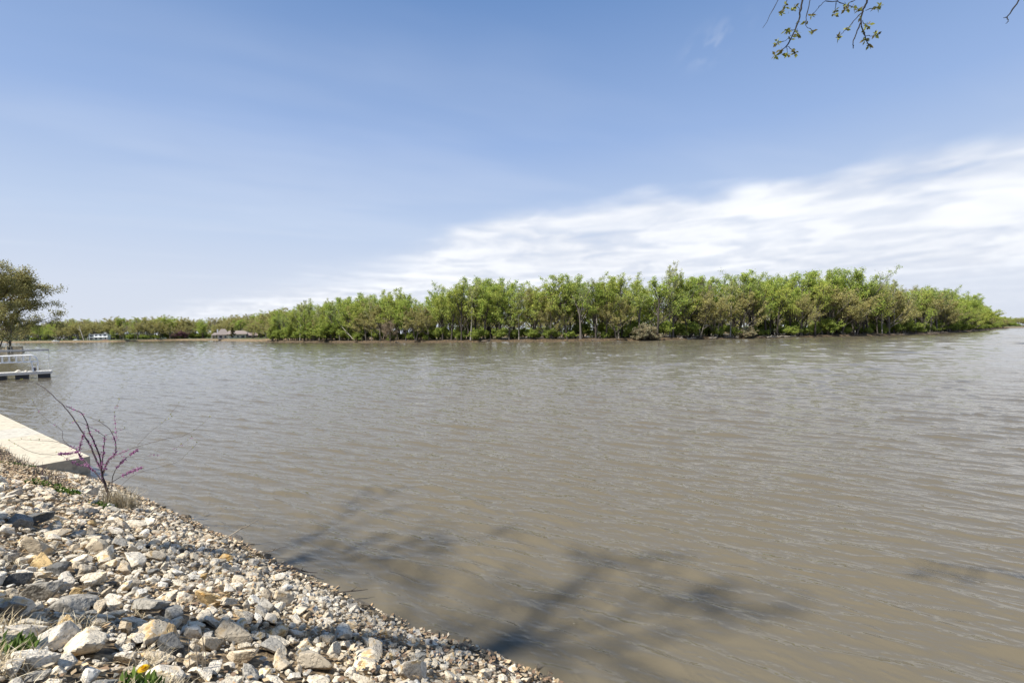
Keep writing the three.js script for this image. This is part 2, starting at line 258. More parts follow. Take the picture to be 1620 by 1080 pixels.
{
  const r = rng(77), cell = 0.5, grid = new Map();
  const tooNear = (x, z, R) => { const ci = Math.floor(x / cell), cj = Math.floor(z / cell); for (let a = -1; a <= 1; a++) for (let b = -1; b <= 1; b++) for (const q of grid.get(`${ci + a},${cj + b}`) || []) { if (Math.hypot(q.x - x, q.z - z) < (q.R + R) * 0.72) return true; } return false; };
  const put = o => { const k = `${Math.floor(o.x / cell)},${Math.floor(o.z / cell)}`; if (!grid.has(k)) grid.set(k, []); grid.get(k).push(o); stones.push(o); };
  const litter = (u, s) => fbm(u * 0.9 + 31, s * 0.9 + 8, 4);
  // a few that the photograph shows by themselves: x, z, size, tint
  for (const [x, z, size, tint] of [[-3.01, -3.16, 0.34, 1], [-4.32, -4.07, 0.38, 4], [-3.94, -3.98, 0.34, 4], [-5.5, -5.17, 0.4, 2], [-5.35, -5.79, 0.38, 2], [-3.35, -3.37, 0.2, 7], [-2.55, -4.1, 0.3, 3], [-2.15, -4.05, 0.3, 4], [-2.3, -3.75, 0.34, 2], [-1.75, -3.95, 0.34, 3], [-1.45, -4.35, 0.34, 1], [-2.9, -3.7, 0.34, 3], [-6.6, -6.2, 0.4, 6], [-4.8, -4.75, 0.3, 6], [-3.5, -4.3, 0.36, 4], [-6.5, -5.95, 0.38, 5]])
    put({ x, z, R: size * 0.5, size, tint });
  const layers = [[0.24, 0.36, 480], [0.15, 0.26, 4200], [0.10, 0.18, 9000], [0.055, 0.105, 34000], [0.03, 0.06, 34000]];
  for (const [lo, hi, tries] of layers) for (let k = 0; k < tries; k++) {
    const u = lerp(-1.5, 21, Math.pow(r(), 1.15)), s = lerp(-0.3, 4.9, r()), size = lerp(lo, hi, r() * r());
    const far = smooth(2.2, 0.7, s);                            // the big blocks lie high on the bank
    if (size > 0.15 && r() < far * (size > 0.22 ? 0.93 : 0.75)) continue;
    if (u > 16.2 && s < 1.35) continue;                          // the walkway
    if (u > 12 && mould(u, s) > 0.15 && r() < 0.95 * mould(u, s)) continue;
    if (s > 4.05 && r() < smooth(4.0, 4.6, s) * 0.8) continue;
    if (size < 0.12 && litter(u, s) > 0.62 && r() < 0.6) continue;
    const [x, z] = fromUS(u, s); if (tooNear(x, z, size * 0.5)) continue;
    put({ x, z, R: size * 0.5, size });
  }
  for (const o of stones) { const [u, s] = toUS(o.x, o.z); o.u = u; o.s = s; o.wet = s < -0.02 + 0.36 * fbm(u * 1.3, 3, 4); o.y = bankY(u, s) + o.size * (0.06 + 0.14 * r());
    const depth = -o.z; o.show = depth > 0.5 && Math.abs(o.x) < depth * 1.2 && (4 - o.y) < depth * 0.85 ? o.size / Math.hypot(o.x, o.y - 4, o.z) : 0; }
  const order = stones.slice().sort((a, b) => b.show - a.show); order.forEach((o, k) => o.single = k < 300 && o.show > 0);
  const slope = V(0.536 * -1, 0, 0.844), up = V(-0.47 * 0.536 * -1, 0.88, -0.47 * 0.844).normalize(); // normal of the slope, leaning to the water
  const q0 = new THREE.Quaternion(), qs = new THREE.Quaternion().setFromUnitVectors(V(0, 1, 0), V(0.536 * 0.468, 0.883, -0.844 * 0.468).normalize()), e = new THREE.Euler(), M = new THREE.Matrix4();
  const gs = []; let nb = 0;
  for (const o of stones) {
    e.set(gauss(r) * 0.45, r() * 6.283, gauss(r) * 0.45); q0.setFromEuler(e).premultiply(qs);
    let t = o.tint; if (t === undefined) { const k = r(); t = tintOdds.findIndex(v => k < v); }
    const sc = V(o.size * 0.5 * (0.9 + 0.3 * r()), o.size * 0.5 * (0.8 + 0.35 * r()), o.size * 0.5 * (0.9 + 0.2 * r()));
    if (o.single) {
      const m = part(numbered('stone'), bigRocks[nb++ % bigRocks.length], o.wet ? wetStone : stoneMats[t], bank); m.position.set(o.x, o.y, o.z); m.quaternion.copy(q0); m.scale.copy(sc);
    } else {
      M.compose(V(o.x, o.y, o.z), q0, sc); const g = smallRocks[Math.floor(r() * 15) * 2 + (o.show > 0.008 ? 1 : 0)].clone().applyMatrix4(M), n = g.attributes.position.count, c = new Float32Array(n * 3), v = 0.88 + 0.24 * r(), tc = o.wet ? [0.16, 0.135, 0.10] : stoneTints[t];
      for (let k = 0; k < n; k++) { c[k * 3] = tc[0] * v; c[k * 3 + 1] = tc[1] * v; c[k * 3 + 2] = tc[2] * v; }
      g.setAttribute('color', new THREE.BufferAttribute(c, 3)); gs.push(g);
    }
  }
  const small = part('small_stones', mergeGeometries(gs), stoneStuffMat, bank); small.userData.kind = 'stuff';
  console.log('stones', stones.length, 'single', nb);
}

// ---------------------------------------------------------------- land across the water
function ringShape(pts, steps, wig, seed) { const out = []; for (let k = 0; k < pts.length; k++) { const a = pts[k], b = pts[(k + 1) % pts.length], L = Math.hypot(b[0] - a[0], b[1] - a[1]), n = Math.max(1, Math.min(160, Math.round(L / steps))); for (let q = 0; q < n; q++) { const t = q / n, x = lerp(a[0], b[0], t), z = lerp(a[1], b[1], t), w = (fbm(x * 0.09 + seed, z * 0.09, 3) - 0.5) * wig + (fbm(x * 0.4 + seed, z * 0.4, 2) - 0.5) * wig * 0.3, nx = (b[1] - a[1]) / L, nz = -(b[0] - a[0]) / L; out.push([x + nx * w, z + nz * w]); } } return out; }
function land(name, label, pts, steps, rings, mat, wig, seed, open) {     // rings: [inset, height, jitter], from the water's edge inwards
  let A = 0; for (let k = 0; k < pts.length; k++) { const a = pts[k], b = pts[(k + 1) % pts.length]; A += a[0] * b[1] - b[0] * a[1]; }
  const o = ringShape(A > 0 ? pts : pts.slice().reverse(), steps, wig, seed), n = o.length, p = [], uv = [], idx = [], r = rng(seed + 5);
  const nor = o.map((q, k) => { const a = o[(k + n - 3) % n], b = o[(k + 3) % n], L = Math.hypot(b[0] - a[0], b[1] - a[1]) || 1; return [-(b[1] - a[1]) / L, (b[0] - a[0]) / L]; });
  const inner = []; rings.forEach(([inset, y, jit], q) => o.forEach((c, k) => { const x = c[0] + nor[k][0] * inset, z = c[1] + nor[k][1] * inset, yy = y + jit * (fbm(x * 0.25 + seed, z * 0.25, 4) - 0.4) * 2; p.push(x, yy, z); uv.push(x * 0.5, z * 0.5); if (q === rings.length - 1) inner.push(new THREE.Vector2(x, z)); }));
  for (let q = 0; q < rings.length - 1; q++) for (let k = 0; k < n; k++) { const a = q * n + k, b = q * n + (k + 1) % n; idx.push(a, a + n, b, b, a + n, b + n); }
  const base = (rings.length - 1) * n; if (!open) for (const t of THREE.ShapeUtils.triangulateShape(inner, [])) idx.push(base + t[0], base + t[1], base + t[2]);
  const g = new THREE.BufferGeometry(); g.setAttribute('position', new THREE.Float32BufferAttribute(p, 3)); g.setAttribute('uv', new THREE.Float32BufferAttribute(uv, 2)); g.setIndex(idx);
  const P = g.attributes.position; for (let k = 0; k < idx.length; k += 3) { const [a, b, c] = [idx[k], idx[k + 1], idx[k + 2]]; const cy = (P.getZ(b) - P.getZ(a)) * (P.getX(c) - P.getX(a)) - (P.getX(b) - P.getX(a)) * (P.getZ(c) - P.getZ(a)); if (cy < 0) { idx[k + 1] = c; idx[k + 2] = b; } } g.setIndex(idx); g.computeVertexNormals();
  const m = new THREE.Mesh(g, mat); m.name = name; m.castShadow = m.receiveShadow = true; return structure(m, label);
}
const islandFront = [[-146, -268], [-138, -262], [-118, -247], [-92, -229], [-68, -212], [-47, -199], [-23, -188], [-2.6, -183], [22, -176], [46, -173], [72, -178], [100, -185], [131, -193], [166, -203], [190, -214], [212, -228], [250, -256], [301, -297], [400, -380], [512, -481], [600, -548]];
land('island', 'low wooded island with a bare earth bank', [...islandFront, [605, -580], [500, -520], [440, -480], [330, -375], [240, -300], [170, -262], [90, -240], [0, -242], [-80, -262], [-130, -288], [-150, -280]], 2.2, [[-1.2, -0.4, 0], [0.5, 0.3, 0.18], [1.1, 0.75, 0.4], [5, 1.05, 0.3]], earthMat, 3.0, 4);
const mainFront = [[-900, -640], [-640, -545], [-560, -505], [-489, -470], [-445, -451], [-396, -429], [-370, -424], [-362, -450], [-344, -468], [-300, -443], [-279, -427], [-225, -362], [-181, -320], [-150, -318], [-60, -350], [0, -365], [150, -380], [330, -480], [520, -640], [640, -690], [765, -702], [900, -790], [1500, -1250]];
land('far_shore', 'far river shore with grass and sandy edge', [...mainFront, [4000, -3000], [4000, -4100], [-4000, -4100], [-4000, -2000]], 3, [[-1.2, -0.4, 0], [0.8, 0.7, 0.3], [3, 1.5, 0.3], [8, 1.9, 0.2]], turfMat, 2.5, 9);
const shoreMat = std({ map: soilMap, color: lin(0.8, 0.78, 0.72), bumpMap: soilBump, bumpScale: 0.04 });
land('sand_edge', 'pale sand and rubble edge of the far shore', [...mainFront, [4000, -3000], [4000, -4100], [-4000, -4100], [-4000, -2000]], 3, [[-1.4, -0.35, 0], [0.7, 0.85, 0.35], [2.6, 1.6, 0.32]], shoreMat, 2.5, 9, true);
land('grassy_point', 'grassy point of land behind the tan sea wall', [[-151, -140.6], [-176, -159], [-300, -262], [-600, -300], [-600, 20], [-90, 20], [-70, -40], [-100, -70], [-150, -105], [-190, -125], [-190, -140.6]], 3, [[-0.6, -0.4, 0], [0.15, 0.9, 0], [1.4, 1.35, 0.1], [4, 1.5, 0.2]], turfMat, 0.3, 14);

// ---------------------------------------------------------------- trees
function grow(seed, o) {
  const r = rng(seed), wood = new MB(), crown = new MB(), H = o.height, up = V(0, 1, 0), tips = [], bark = o.bark || [0.07, 0.058, 0.047];
  const perp = d => { const a = r() * 6.283, q = V(Math.cos(a), gauss(r) * 0.3, Math.sin(a)); q.addScaledVector(d, -q.dot(d)); return q.normalize(); };
  function branch(p, d, len, rad, lev) {
    const n = lev === 0 ? 7 : lev === 1 ? 6 : lev === 2 ? 4 : 3, pts = [p.clone()], rads = [rad], dirs = [d.clone()], st = len / n, q = p.clone(), dd = d.clone(), end = lev === 0 ? (o.taper ?? 0.45) : lev === o.levels ? 0.25 : 0.35;
    for (let k = 1; k <= n; k++) { const w = o.wiggle * (lev === 0 ? 0.35 : 1); dd.x += gauss(r) * w; dd.z += gauss(r) * w; dd.y += gauss(r) * w * 0.6 + (lev ? o.rise : 0.06) - (lev >= 2 ? (o.droop || 0) : 0); dd.normalize(); q.addScaledVector(dd, st); pts.push(q.clone()); rads.push(rad * lerp(1, end, k / n)); dirs.push(dd.clone()); }
    if (lev === 0) { rads[0] *= 1.5; }
    const sides = lev === 0 ? 8 : lev === 1 ? 6 : lev === 2 ? 4 : 3, tone = 0.8 + 0.4 * r(); wood.tube(pts, rads.map(v => Math.max(v, o.minR || 0.012)), sides, bark.map(v => v * tone), lev < 2);
    if (lev >= o.levels) { tips.push({ pts, lev }); return; }
    const kids = o.kids[lev], t0 = lev === 0 ? o.clear : 0.25;
    for (let k = 0; k < kids; k++) {
      const t = Math.min(0.999, lerp(t0, 1, (k + 0.2 + 0.8 * r()) / kids)), fi = t * n, i = Math.floor(fi), f = fi - i, bp = pts[i].clone().lerp(pts[i + 1], f), bd = dirs[i + 1], br = lerp(rads[i], rads[i + 1], f);
      const ang = (o.angle[lev] + gauss(r) * 0.16) * (lev === 0 ? lerp(1.15, 0.55, (t - t0) / (1 - t0)) : 1), nd = bd.clone().multiplyScalar(Math.cos(ang)).addScaledVector(perp(bd), Math.sin(ang)).normalize();
      if (o.lean && lev === 0) nd.addScaledVector(o.lean, 0.25).normalize();
      const L = lev === 0 ? H * o.limb * lerp(1, 0.62, (t - t0) / (1 - t0)) * (0.75 + 0.5 * r()) : len * o.ratio * (0.7 + 0.5 * r()) * lerp(1.05, 0.7, t);
      branch(bp, nd, L, Math.min(br * 0.72, Math.max(0.012, rad * (lev === 0 ? o.limbR || 0.48 : 0.5))), lev + 1);
    }
    if (lev > 0) tips.push({ pts: pts.slice(-3), lev });
  }
  const d0 = V(gauss(r) * 0.07, 1, gauss(r) * 0.07); if (o.lean) d0.addScaledVector(o.lean, 1); d0.normalize();
  for (let s = 0; s < (o.stems || 1); s++) { const d = s ? d0.clone().add(V(gauss(r) * 0.35, 0, gauss(r) * 0.35)).normalize() : d0; branch(V(s ? gauss(r) * 0.5 : 0, -0.3, s ? gauss(r) * 0.5 : 0), d, H * o.trunk * (s ? 0.8 + 0.2 * r() : 1), H * o.thick * (s ? 0.7 : 1), 0); }
  const A = V(), B = V(), P = V();
  for (const { pts, lev } of tips) {
    const tint = 0.82 + 0.36 * r(), hue = gauss(r) * 0.08, N = Math.round(o.leaves * (0.6 + 0.8 * r()) * (lev < o.levels ? 0.6 : 1));
    for (let k = 0; k < N; k++) {
      const f = r() * (pts.length - 1), i = Math.min(pts.length - 2, Math.floor(f)); P.copy(pts[i]).lerp(pts[i + 1], f - i); P.x += gauss(r) * o.fluff; P.y += gauss(r) * o.fluff * 0.75; P.z += gauss(r) * o.fluff;
      if (P.y < (o.skirt || 0.8)) continue;
      const s = o.leaf * (0.6 + 0.8 * r()); A.set(gauss(r), gauss(r) * 0.7 - 0.2, gauss(r)).normalize(); B.set(gauss(r), gauss(r), gauss(r)); B.addScaledVector(A, -A.dot(B)).normalize().multiplyScalar(s * 0.42); A.multiplyScalar(s);
      const v = tint * (0.75 + 0.5 * r()), c = o.color, alt = o.color2 && r() < (o.mix || 0.3) ? o.color2 : c; crown.leaf(P, A, B, [alt[0] * v * (1 + hue), alt[1] * v, alt[2] * v * (1 - hue)]);
    }
  }
  return { wood: wood.geometry(), crown: crown.geometry(), tris: (wood.i.length + crown.i.length) / 3 };
}
const GREEN = [0.30, 0.40, 0.065], LIME = [0.44, 0.47, 0.095], OLIVE = [0.38, 0.335, 0.13], PALE = [0.42, 0.435, 0.19], DEEP = [0.065, 0.105, 0.02], TAN = [0.36, 0.285, 0.185], RUST = [0.20, 0.12, 0.05], PINK = [0.27, 0.13, 0.16];
const KIND = {
  green: { height: 20, trunk: 0.66, thick: 0.0125, clear: 0.14, limb: 0.36, kids: [14, 5, 4], levels: 3, angle: [0.75, 0.62, 0.7], ratio: 0.46, rise: 0.05, wiggle: 0.16, leaves: 18, fluff: 0.6, leaf: 0.25, color: GREEN, color2: LIME, mix: 0.35 },
  lime: { height: 20, trunk: 0.66, thick: 0.0115, clear: 0.2, limb: 0.33, kids: [13, 5, 4], levels: 3, angle: [0.62, 0.6, 0.7], ratio: 0.46, rise: 0.06, wiggle: 0.17, leaves: 14, fluff: 0.56, leaf: 0.24, color: LIME, color2: GREEN, mix: 0.3 },
  olive: { height: 17, trunk: 0.5, thick: 0.0125, clear: 0.16, limb: 0.42, kids: [9, 5, 5], levels: 3, angle: [0.75, 0.65, 0.7], ratio: 0.48, rise: 0.05, wiggle: 0.2, leaves: 15, fluff: 0.4, leaf: 0.22, color: OLIVE, color2: [0.37, 0.36, 0.10], mix: 0.4, bark: [0.15, 0.13, 0.105], stems: 2 },
  pale: { height: 22, trunk: 0.72, thick: 0.010, clear: 0.42, limb: 0.30, kids: [9, 5, 4], levels: 3, angle: [0.6, 0.6, 0.65], ratio: 0.45, rise: 0.06, wiggle: 0.18, leaves: 12, fluff: 0.4, leaf: 0.23, color: PALE, color2: LIME, mix: 0.3, bark: [0.24, 0.22, 0.19] },
  spreading: { height: 24, trunk: 0.42, thick: 0.016, clear: 0.55, limb: 0.55, kids: [7, 6, 5], levels: 3, angle: [0.62, 0.6, 0.7], ratio: 0.42, rise: 0.05, wiggle: 0.17, leaves: 18, fluff: 0.5, leaf: 0.26, color: [0.27, 0.35, 0.07], color2: PALE, mix: 0.3, bark: [0.12, 0.105, 0.09] },
  brush: { height: 8, trunk: 0.45, thick: 0.011, clear: 0.12, limb: 0.55, kids: [8, 5, 4], levels: 3, angle: [0.8, 0.65, 0.7], ratio: 0.5, rise: 0.06, wiggle: 0.22, leaves: 20, fluff: 0.42, leaf: 0.23, color: [0.23, 0.31, 0.05], color2: LIME, mix: 0.3, stems: 3, skirt: 0.3 },
  willow: { height: 5, trunk: 0.25, thick: 0.012, clear: 0.05, limb: 0.75, kids: [9, 6, 4], levels: 3, angle: [0.95, 0.6, 0.6], ratio: 0.5, rise: 0.0, droop: 0.12, wiggle: 0.2, leaves: 22, fluff: 0.28, leaf: 0.22, color: [0.36, 0.34, 0.19], color2: TAN, mix: 0.4, stems: 4, skirt: 0.1 },
  bare: { height: 19, trunk: 0.7, thick: 0.010, clear: 0.35, limb: 0.32, kids: [9, 6, 5], levels: 3, angle: [0.65, 0.6, 0.65], ratio: 0.48, rise: 0.06, wiggle: 0.2, leaves: 1.6, fluff: 0.3, leaf: 0.22, color: OLIVE, bark: [0.2, 0.175, 0.145], minR: 0.022 },
};
const protos = {}; let treeTris = 0;
for (const [k, n] of Object.entries({ green: 4, lime: 4, olive: 4, pale: 3, spreading: 2, brush: 4, willow: 2, bare: 2 })) { protos[k] = []; for (let q = 0; q < n; q++) { const K = KIND[k], g = grow(1000 + q * 37 + k.length * 211 + k.charCodeAt(0), q % 2 && K.height > 15 ? { ...K, clear: K.clear + 0.1, thick: K.thick * 1.2 } : K); treeTris += g.tris; protos[k].push({ g }); } }
console.log('tree prototype triangles', Math.round(treeTris));
const topOf = g => { g.wood.computeBoundingBox(); return g.wood.boundingBox.max.y; };
function plantTree(name, proto, x, y, z, h, turn, label, category, group, wide = 1) {
  const t = thing(name, label, category, [x, y, z], turn, group), s = h / topOf(proto.g); t.scale.set(s * wide, s, s * wide);
  part('trunk', proto.g.wood, woodMat, t); part('crown', proto.g.crown, leafMat, t); return t;
}
// heights of the wood along the island, in metres, from how far along its front edge it stands
const front = islandFront.map(([x, z]) => V(x, 0, z)), cum = [0]; for (let k = 1; k < front.length; k++) cum.push(cum[k - 1] + front[k].distanceTo(front[k - 1]));
function along(t) { let k = 0; while (k < cum.length - 2 && cum[k + 1] < t) k++; const f = (t - cum[k]) / (cum[k + 1] - cum[k]), p = front[k].clone().lerp(front[k + 1], f), d = front[k + 1].clone().sub(front[k]).normalize(); return { p, inland: V(d.z, 0, -d.x).multiplyScalar(d.x > 0 ? 1 : -1) }; }
const woodHeight = [[0, 18.5], [12, 20], [35, 22], [67, 23], [96, 23], [121, 23], [147, 25.5], [168, 26], [194, 26], [218, 25], [244, 25], [273, 28], [305, 27.5], [342, 28], [368, 25.5], [394, 24.5], [441, 25], [507, 25], [560, 24], [640, 22], [700, 18], [900, 13]];
const heightAt = t => { let k = 0; while (k < woodHeight.length - 2 && woodHeight[k + 1][0] < t) k++; return lerp(woodHeight[k][1], woodHeight[k + 1][1], clamp((t - woodHeight[k][0]) / (woodHeight[k + 1][0] - woodHeight[k][0]))); };
const stretch = t => t < 45 ? 'at its narrow end' : t < 98 ? 'by the slanting pale trunk' : t < 124 ? 'round the pinkish dead bush' : t < 172 ? 'past the sloping dark trunk' : t < 212 ? 'before the straw willow bush' : t < 248 ? 'near the tallest slender pale tree' : t < 300 ? 'above the bleached driftwood' : t < 350 ? 'round the widest tallest tree' : t < 440 ? 'by the dark fallen logs' : 'beyond the leaning tip tree';
const rowText = d => d < 5 ? 'front' : d < 14 ? 'second row' : d < 25 ? 'inner' : 'back';
const kindText = {
  green: ['maple_tree', 'full bright green leafy tree', 'bright green trees of the island wood'],
  lime: ['cottonwood_tree', 'yellow green tree', 'yellow green trees of the island wood'],
  olive: ['box_elder_tree', 'olive brown budding tree', 'olive brown budding trees of the island wood'],
  pale: ['sycamore_tree', 'slender pale barked tree', 'slender pale trees of the island wood'],
  spreading: ['spreading_tree', 'broad heavy limbed tree', 'broad forked trees of the island wood'],
  bare: ['bare_tree', 'almost leafless grey tree', 'almost leafless trees of the island wood'],
  brush: ['bush', 'dense green bush', 'green bushes of the island wood'],
};
{
  const r = rng(5150), mixFront = ['green', 'lime', 'olive', 'green', 'lime', 'pale', 'lime', 'olive', 'green', 'spreading', 'lime', 'olive'], mixBack = ['green', 'green', 'lime', 'lime', 'pale', 'green', 'olive', 'bare'], total = cum[cum.length - 1];
  const rows = [[3.2, 5.6, mixFront, 0.74, 1.04], [10, 6.0, mixBack, 0.82, 1.08], [20, 7.5, mixBack, 0.85, 1.1], [32, 10, mixBack, 0.85, 1.08]];
  for (const [inset, gap, mix, lo, hi] of rows) for (let t = 2 + r() * 4; t < total - 2; t += gap * (0.65 + 0.7 * r()) * (t > 470 ? 1.7 : 1)) {
    if (t > 560 && inset > 15) continue;
    const { p, inland } = along(t), k = mix[Math.floor(r() * mix.length)], h = heightAt(t) * lerp(lo, hi, r()) * (k === 'olive' ? 0.8 : 1), pr = protos[k][Math.floor(r() * protos[k].length)], d = inset * (0.7 + 0.6 * r());
    if (t < 30 && inset > 18) continue;
    const T = kindText[k]; plantTree(T[0], pr, p.x + inland.x * d, 0.75 + 0.02 * d, p.z + inland.z * d, h, r() * 6.283, `${T[1]}, ${rowText(inset)} of island wood ${stretch(t)}`, 'tree', `${T[2]}, ${rowText(inset)}, ${stretch(t)}`, (k === 'pale' || k === 'bare' ? 0.75 : 0.95) + 0.35 * r());
  }
  for (const [inset, gap] of [[3.0, 9], [9, 6.5], [18, 7]]) for (let t = 1; t < total; t += gap * (0.5 + r()) * (t > 470 ? 2 : 1)) {
    const { p, inland } = along(t), d = inset * (0.7 + 0.6 * r()), pr = protos.brush[Math.floor(r() * 4)], T = kindText.brush;
    plantTree(T[0], pr, p.x + inland.x * d, 0.55, p.z + inland.z * d, lerp(3, 8.5, Math.pow(r(), 1.5)) + (t < 90 ? 2 : 0), r() * 6.283, `${T[1]}, ${rowText(inset)} of island wood ${stretch(t)}`, 'bush', `${T[2]}, ${rowText(inset)}, ${stretch(t)}`, 1.0 + 0.5 * r());
  }
  const at = (t, dIn) => { const { p, inland } = along(t); return [p.x + inland.x * dIn, p.z + inland.z * dIn]; };
  const single = (name, kind, v, dir, dIn, h, wide, turn, label, cat) => { const [x, z] = at(dir, dIn); plantTree(name, protos[kind][v], x, 0.7, z, h, turn, label, cat, undefined, wide); };
  single('sycamore_tree', 'pale', 0, 235, 3, 30, 0.8, 0.4, 'tallest slender pale tree rising above the middle of the island wood', 'tree');
  single('spreading_tree', 'spreading', 0, 335.5, 4, 31, 0.9, 2.0, 'tallest tree of the island with a wide flat crown over forked limbs', 'tree');
  single('spreading_tree', 'spreading', 1, 273.5, 5, 29.5, 0.75, 1.0, 'tall bright crowned tree above the driftwood on the island bank', 'tree');
  single('willow_bush', 'willow', 0, 223, 0.6, 6.2, 1.0, 0, 'round straw coloured willow bush at the island water edge', 'bush');
  single('willow_bush', 'willow', 1, 270, 2, 4.5, 1.2, 2, 'low straw coloured bush on the driftwood bank of the island', 'bush');
  const deadBush = grow(771, { ...KIND.brush, height: 11, trunk: 0.5, leaves: 9, color: TAN, color2: [0.3, 0.235, 0.17], bark: [0.27, 0.21, 0.16], leaf: 0.2, fluff: 0.4 });
  { const [x, z] = at(110, 1.5); plantTree('dead_bush', { g: deadBush, h: 11 }, x, 0.5, z, 11, 0.3, 'pinkish tan leafless bush among green trees at the island edge', 'bush'); }
  const leaning = grow(812, { ...KIND.green, height: 19, lean: V(0.55, 0, 0.25), limb: 0.5, leaves: 24 });
  { const [x, z] = at(468, 3); plantTree('leaning_tree', { g: leaning, h: 19 }, x, 0.7, z, 21, 0, 'dark trunked green tree at the tip of the island', 'tree'); }
  const over = grow(813, { ...KIND.lime, height: 13, lean: V(1.3, 0, 0.6), limb: 0.55, leaves: 24, skirt: 0.4 });
  { const [x, z] = at(502, 1); plantTree('leaning_tree', { g: over, h: 13 }, x, 0.5, z, 15, 0, 'yellow green tree leaning low over the water beyond the island tip', 'tree'); }
}

// ---------------------------------------------------------------- the far shore: trees, houses, a boat
{
  const r = rng(909), T = {
    olive: ['shore_tree', 'olive brown round crowned tree on the far shore', 'olive trees of the far shore'], bare: ['shore_bare_tree', 'greyish leafless tree on the far shore', 'leafless trees of the far shore'],
    lime: ['shore_cottonwood', 'yellow green tree on the far shore', 'yellow green trees of the far shore'], green: ['shore_green_tree', 'green leafy tree on the far shore', 'green trees of the far shore'] };
  const mix = ['olive', 'olive', 'bare', 'olive', 'lime', 'green', 'olive', 'lime'];
  const lot = (x, z) => x > 300 ? 'woods past the island tip' : x < -470 ? 'shore beyond the long white boat' : x < -425 ? 'shore behind the boats' : x < -375 ? 'shore round the white house' : x < -325 ? 'shore round the pink tree' : x < -265 ? 'shore between pink tree and brown roofed house' : x < -205 ? 'shore round the brown roofed house' : x < -150 ? 'shore round the dark gabled house' : 'shore behind the island';
  const plant = (x, z, h, k, wide = 1.35) => { const pr = protos[k][Math.floor(r() * protos[k].length)]; plantTree(T[k][0], pr, x, 1.7, z, h, r() * 6.283, `${T[k][1].replace('far shore', lot(x, z).replace('shore', 'far shore'))}`, 'tree', `${T[k][2]}, ${lot(x, z)}`, wide); };
  const line = mainFront.slice(1, 20);
  for (const [back, gap, lo, hi] of [[14, 13, 11, 18], [34, 11, 16, 23], [60, 11, 20, 27], [95, 13, 22, 29]]) for (let k = 0; k < line.length - 1; k++) {
    const [ax, az] = line[k], [bx, bz] = line[k + 1], L = Math.hypot(bx - ax, bz - az);
    for (let t = r() * gap; t < L; t += gap * (0.6 + 0.8 * r())) { const x = lerp(ax, bx, t / L) + gauss(r) * 3, z = lerp(az, bz, t / L) - back + gauss(r) * 5;
      const taken = back < 60 && ((x > -432 && x < -385) || (x > -262 && x < -205 && back < 40) || (back < 20 && x > -420 && x < -330 && r() < 0.6)); if (taken || (x > -140 && (back === 34 || back > 80))) continue;
      plant(x, z, lerp(lo, hi, r()), mix[Math.floor(r() * mix.length)]); }
  }
  for (const [x, z, h, k] of [[-386, -437, 11, 'lime'], [-372, -434, 15, 'olive'], [-377, -441, 16, 'bare'], [-464, -466, 17, 'olive'], [-448, -470, 19, 'olive'], [-294, -449, 14, 'lime'], [-283, -446, 15, 'olive'], [-303, -462, 21, 'bare'], [-312, -458, 20, 'green'], [-208, -375, 17, 'green'], [-199, -362, 15, 'lime'], [-186, -352, 18, 'lime'], [-172, -345, 16, 'green'], [-222, -391, 15, 'lime']]) plant(x, z, h, k);
  // woods beyond the tip of the island
  for (const [ax, az, bx, bz, n] of [[560, -655, 1100, -960, 60], [560, -690, 1100, -1000, 50]]) for (let k = 0; k < n; k++) { const f = (k + r()) / n; plant(lerp(ax, bx, f), lerp(az, bz, f) - 10 * r(), lerp(15, 21, r()), ['green', 'lime', 'olive'][Math.floor(r() * 3)], 1.4); }
  for (let k = 0; k < 280; k++) { const q = mainFront.slice(1, 20), i = Math.floor(r() * 18), f = r(), x = lerp(q[i][0], q[i + 1][0], f), z = lerp(q[i][1], q[i + 1][1], f) - lerp(24, 130, r()); if ((x > -440 && x < -380 && z > -470) || (x > -275 && x < -200 && z > -420)) continue; plantTree('shore_bush', protos.brush[k % 4], x, 1.7, z, lerp(3, 7.5, r()), r() * 6.3, `low bush under trees of the ${lot(x, z).replace('shore', 'far shore')}`, 'bush', `far shore bushes, ${lot(x, z)}`, 2.0); }
  for (let k = 0; k < 60; k++) { const f = r(), x = lerp(560, 1000, f), z = lerp(-650, -890, f) - 40 * r(); plantTree('shore_bush', protos.brush[k % 4], x, 1.5, z, lerp(4, 8, r()), r() * 6.3, 'low bush under the woods past the island tip', 'bush', 'bushes past the island tip', 2.0); }
  const pink = grow(901, { ...KIND.brush, height: 8, color: PINK, color2: [0.22, 0.12, 0.12], leaves: 16 }); plantTree('blossom_tree', { g: pink, h: 8 }, -348, 1.6, -482, 9.5, 0, 'dusky pink flowering tree on the far shore lawn', 'tree', undefined, 1.6);
  const rust = grow(902, { ...KIND.green, height: 10, trunk: 0.75, clear: 0.15, limb: 0.24, kids: [14, 5, 3], color: RUST, color2: [0.075, 0.10, 0.02], mix: 0.6, leaf: 0.3, fluff: 0.4 }); plantTree('rust_tree', { g: rust, h: 10 }, -242, 1.7, -394, 9.6, 0, 'small upright green tree with rusty top before the brown roofed house', 'tree', undefined, 0.95);
  const pole = thing('leaning_pale_tree', 'pale bare trunk leaning over the shore beside the white house', 'tree', [-414, 1.2, -440]);
  new MB().tube([V(0, -0.3, 0), V(-1.6, 5, 0), V(-3.4, 9.5, -0.5), V(-5, 13, -1), V(-5.6, 15.5, -1)], [0.35, 0.3, 0.24, 0.16, 0.06], 7, [0.42, 0.39, 0.33]).mesh('trunk', woodMat, pole);
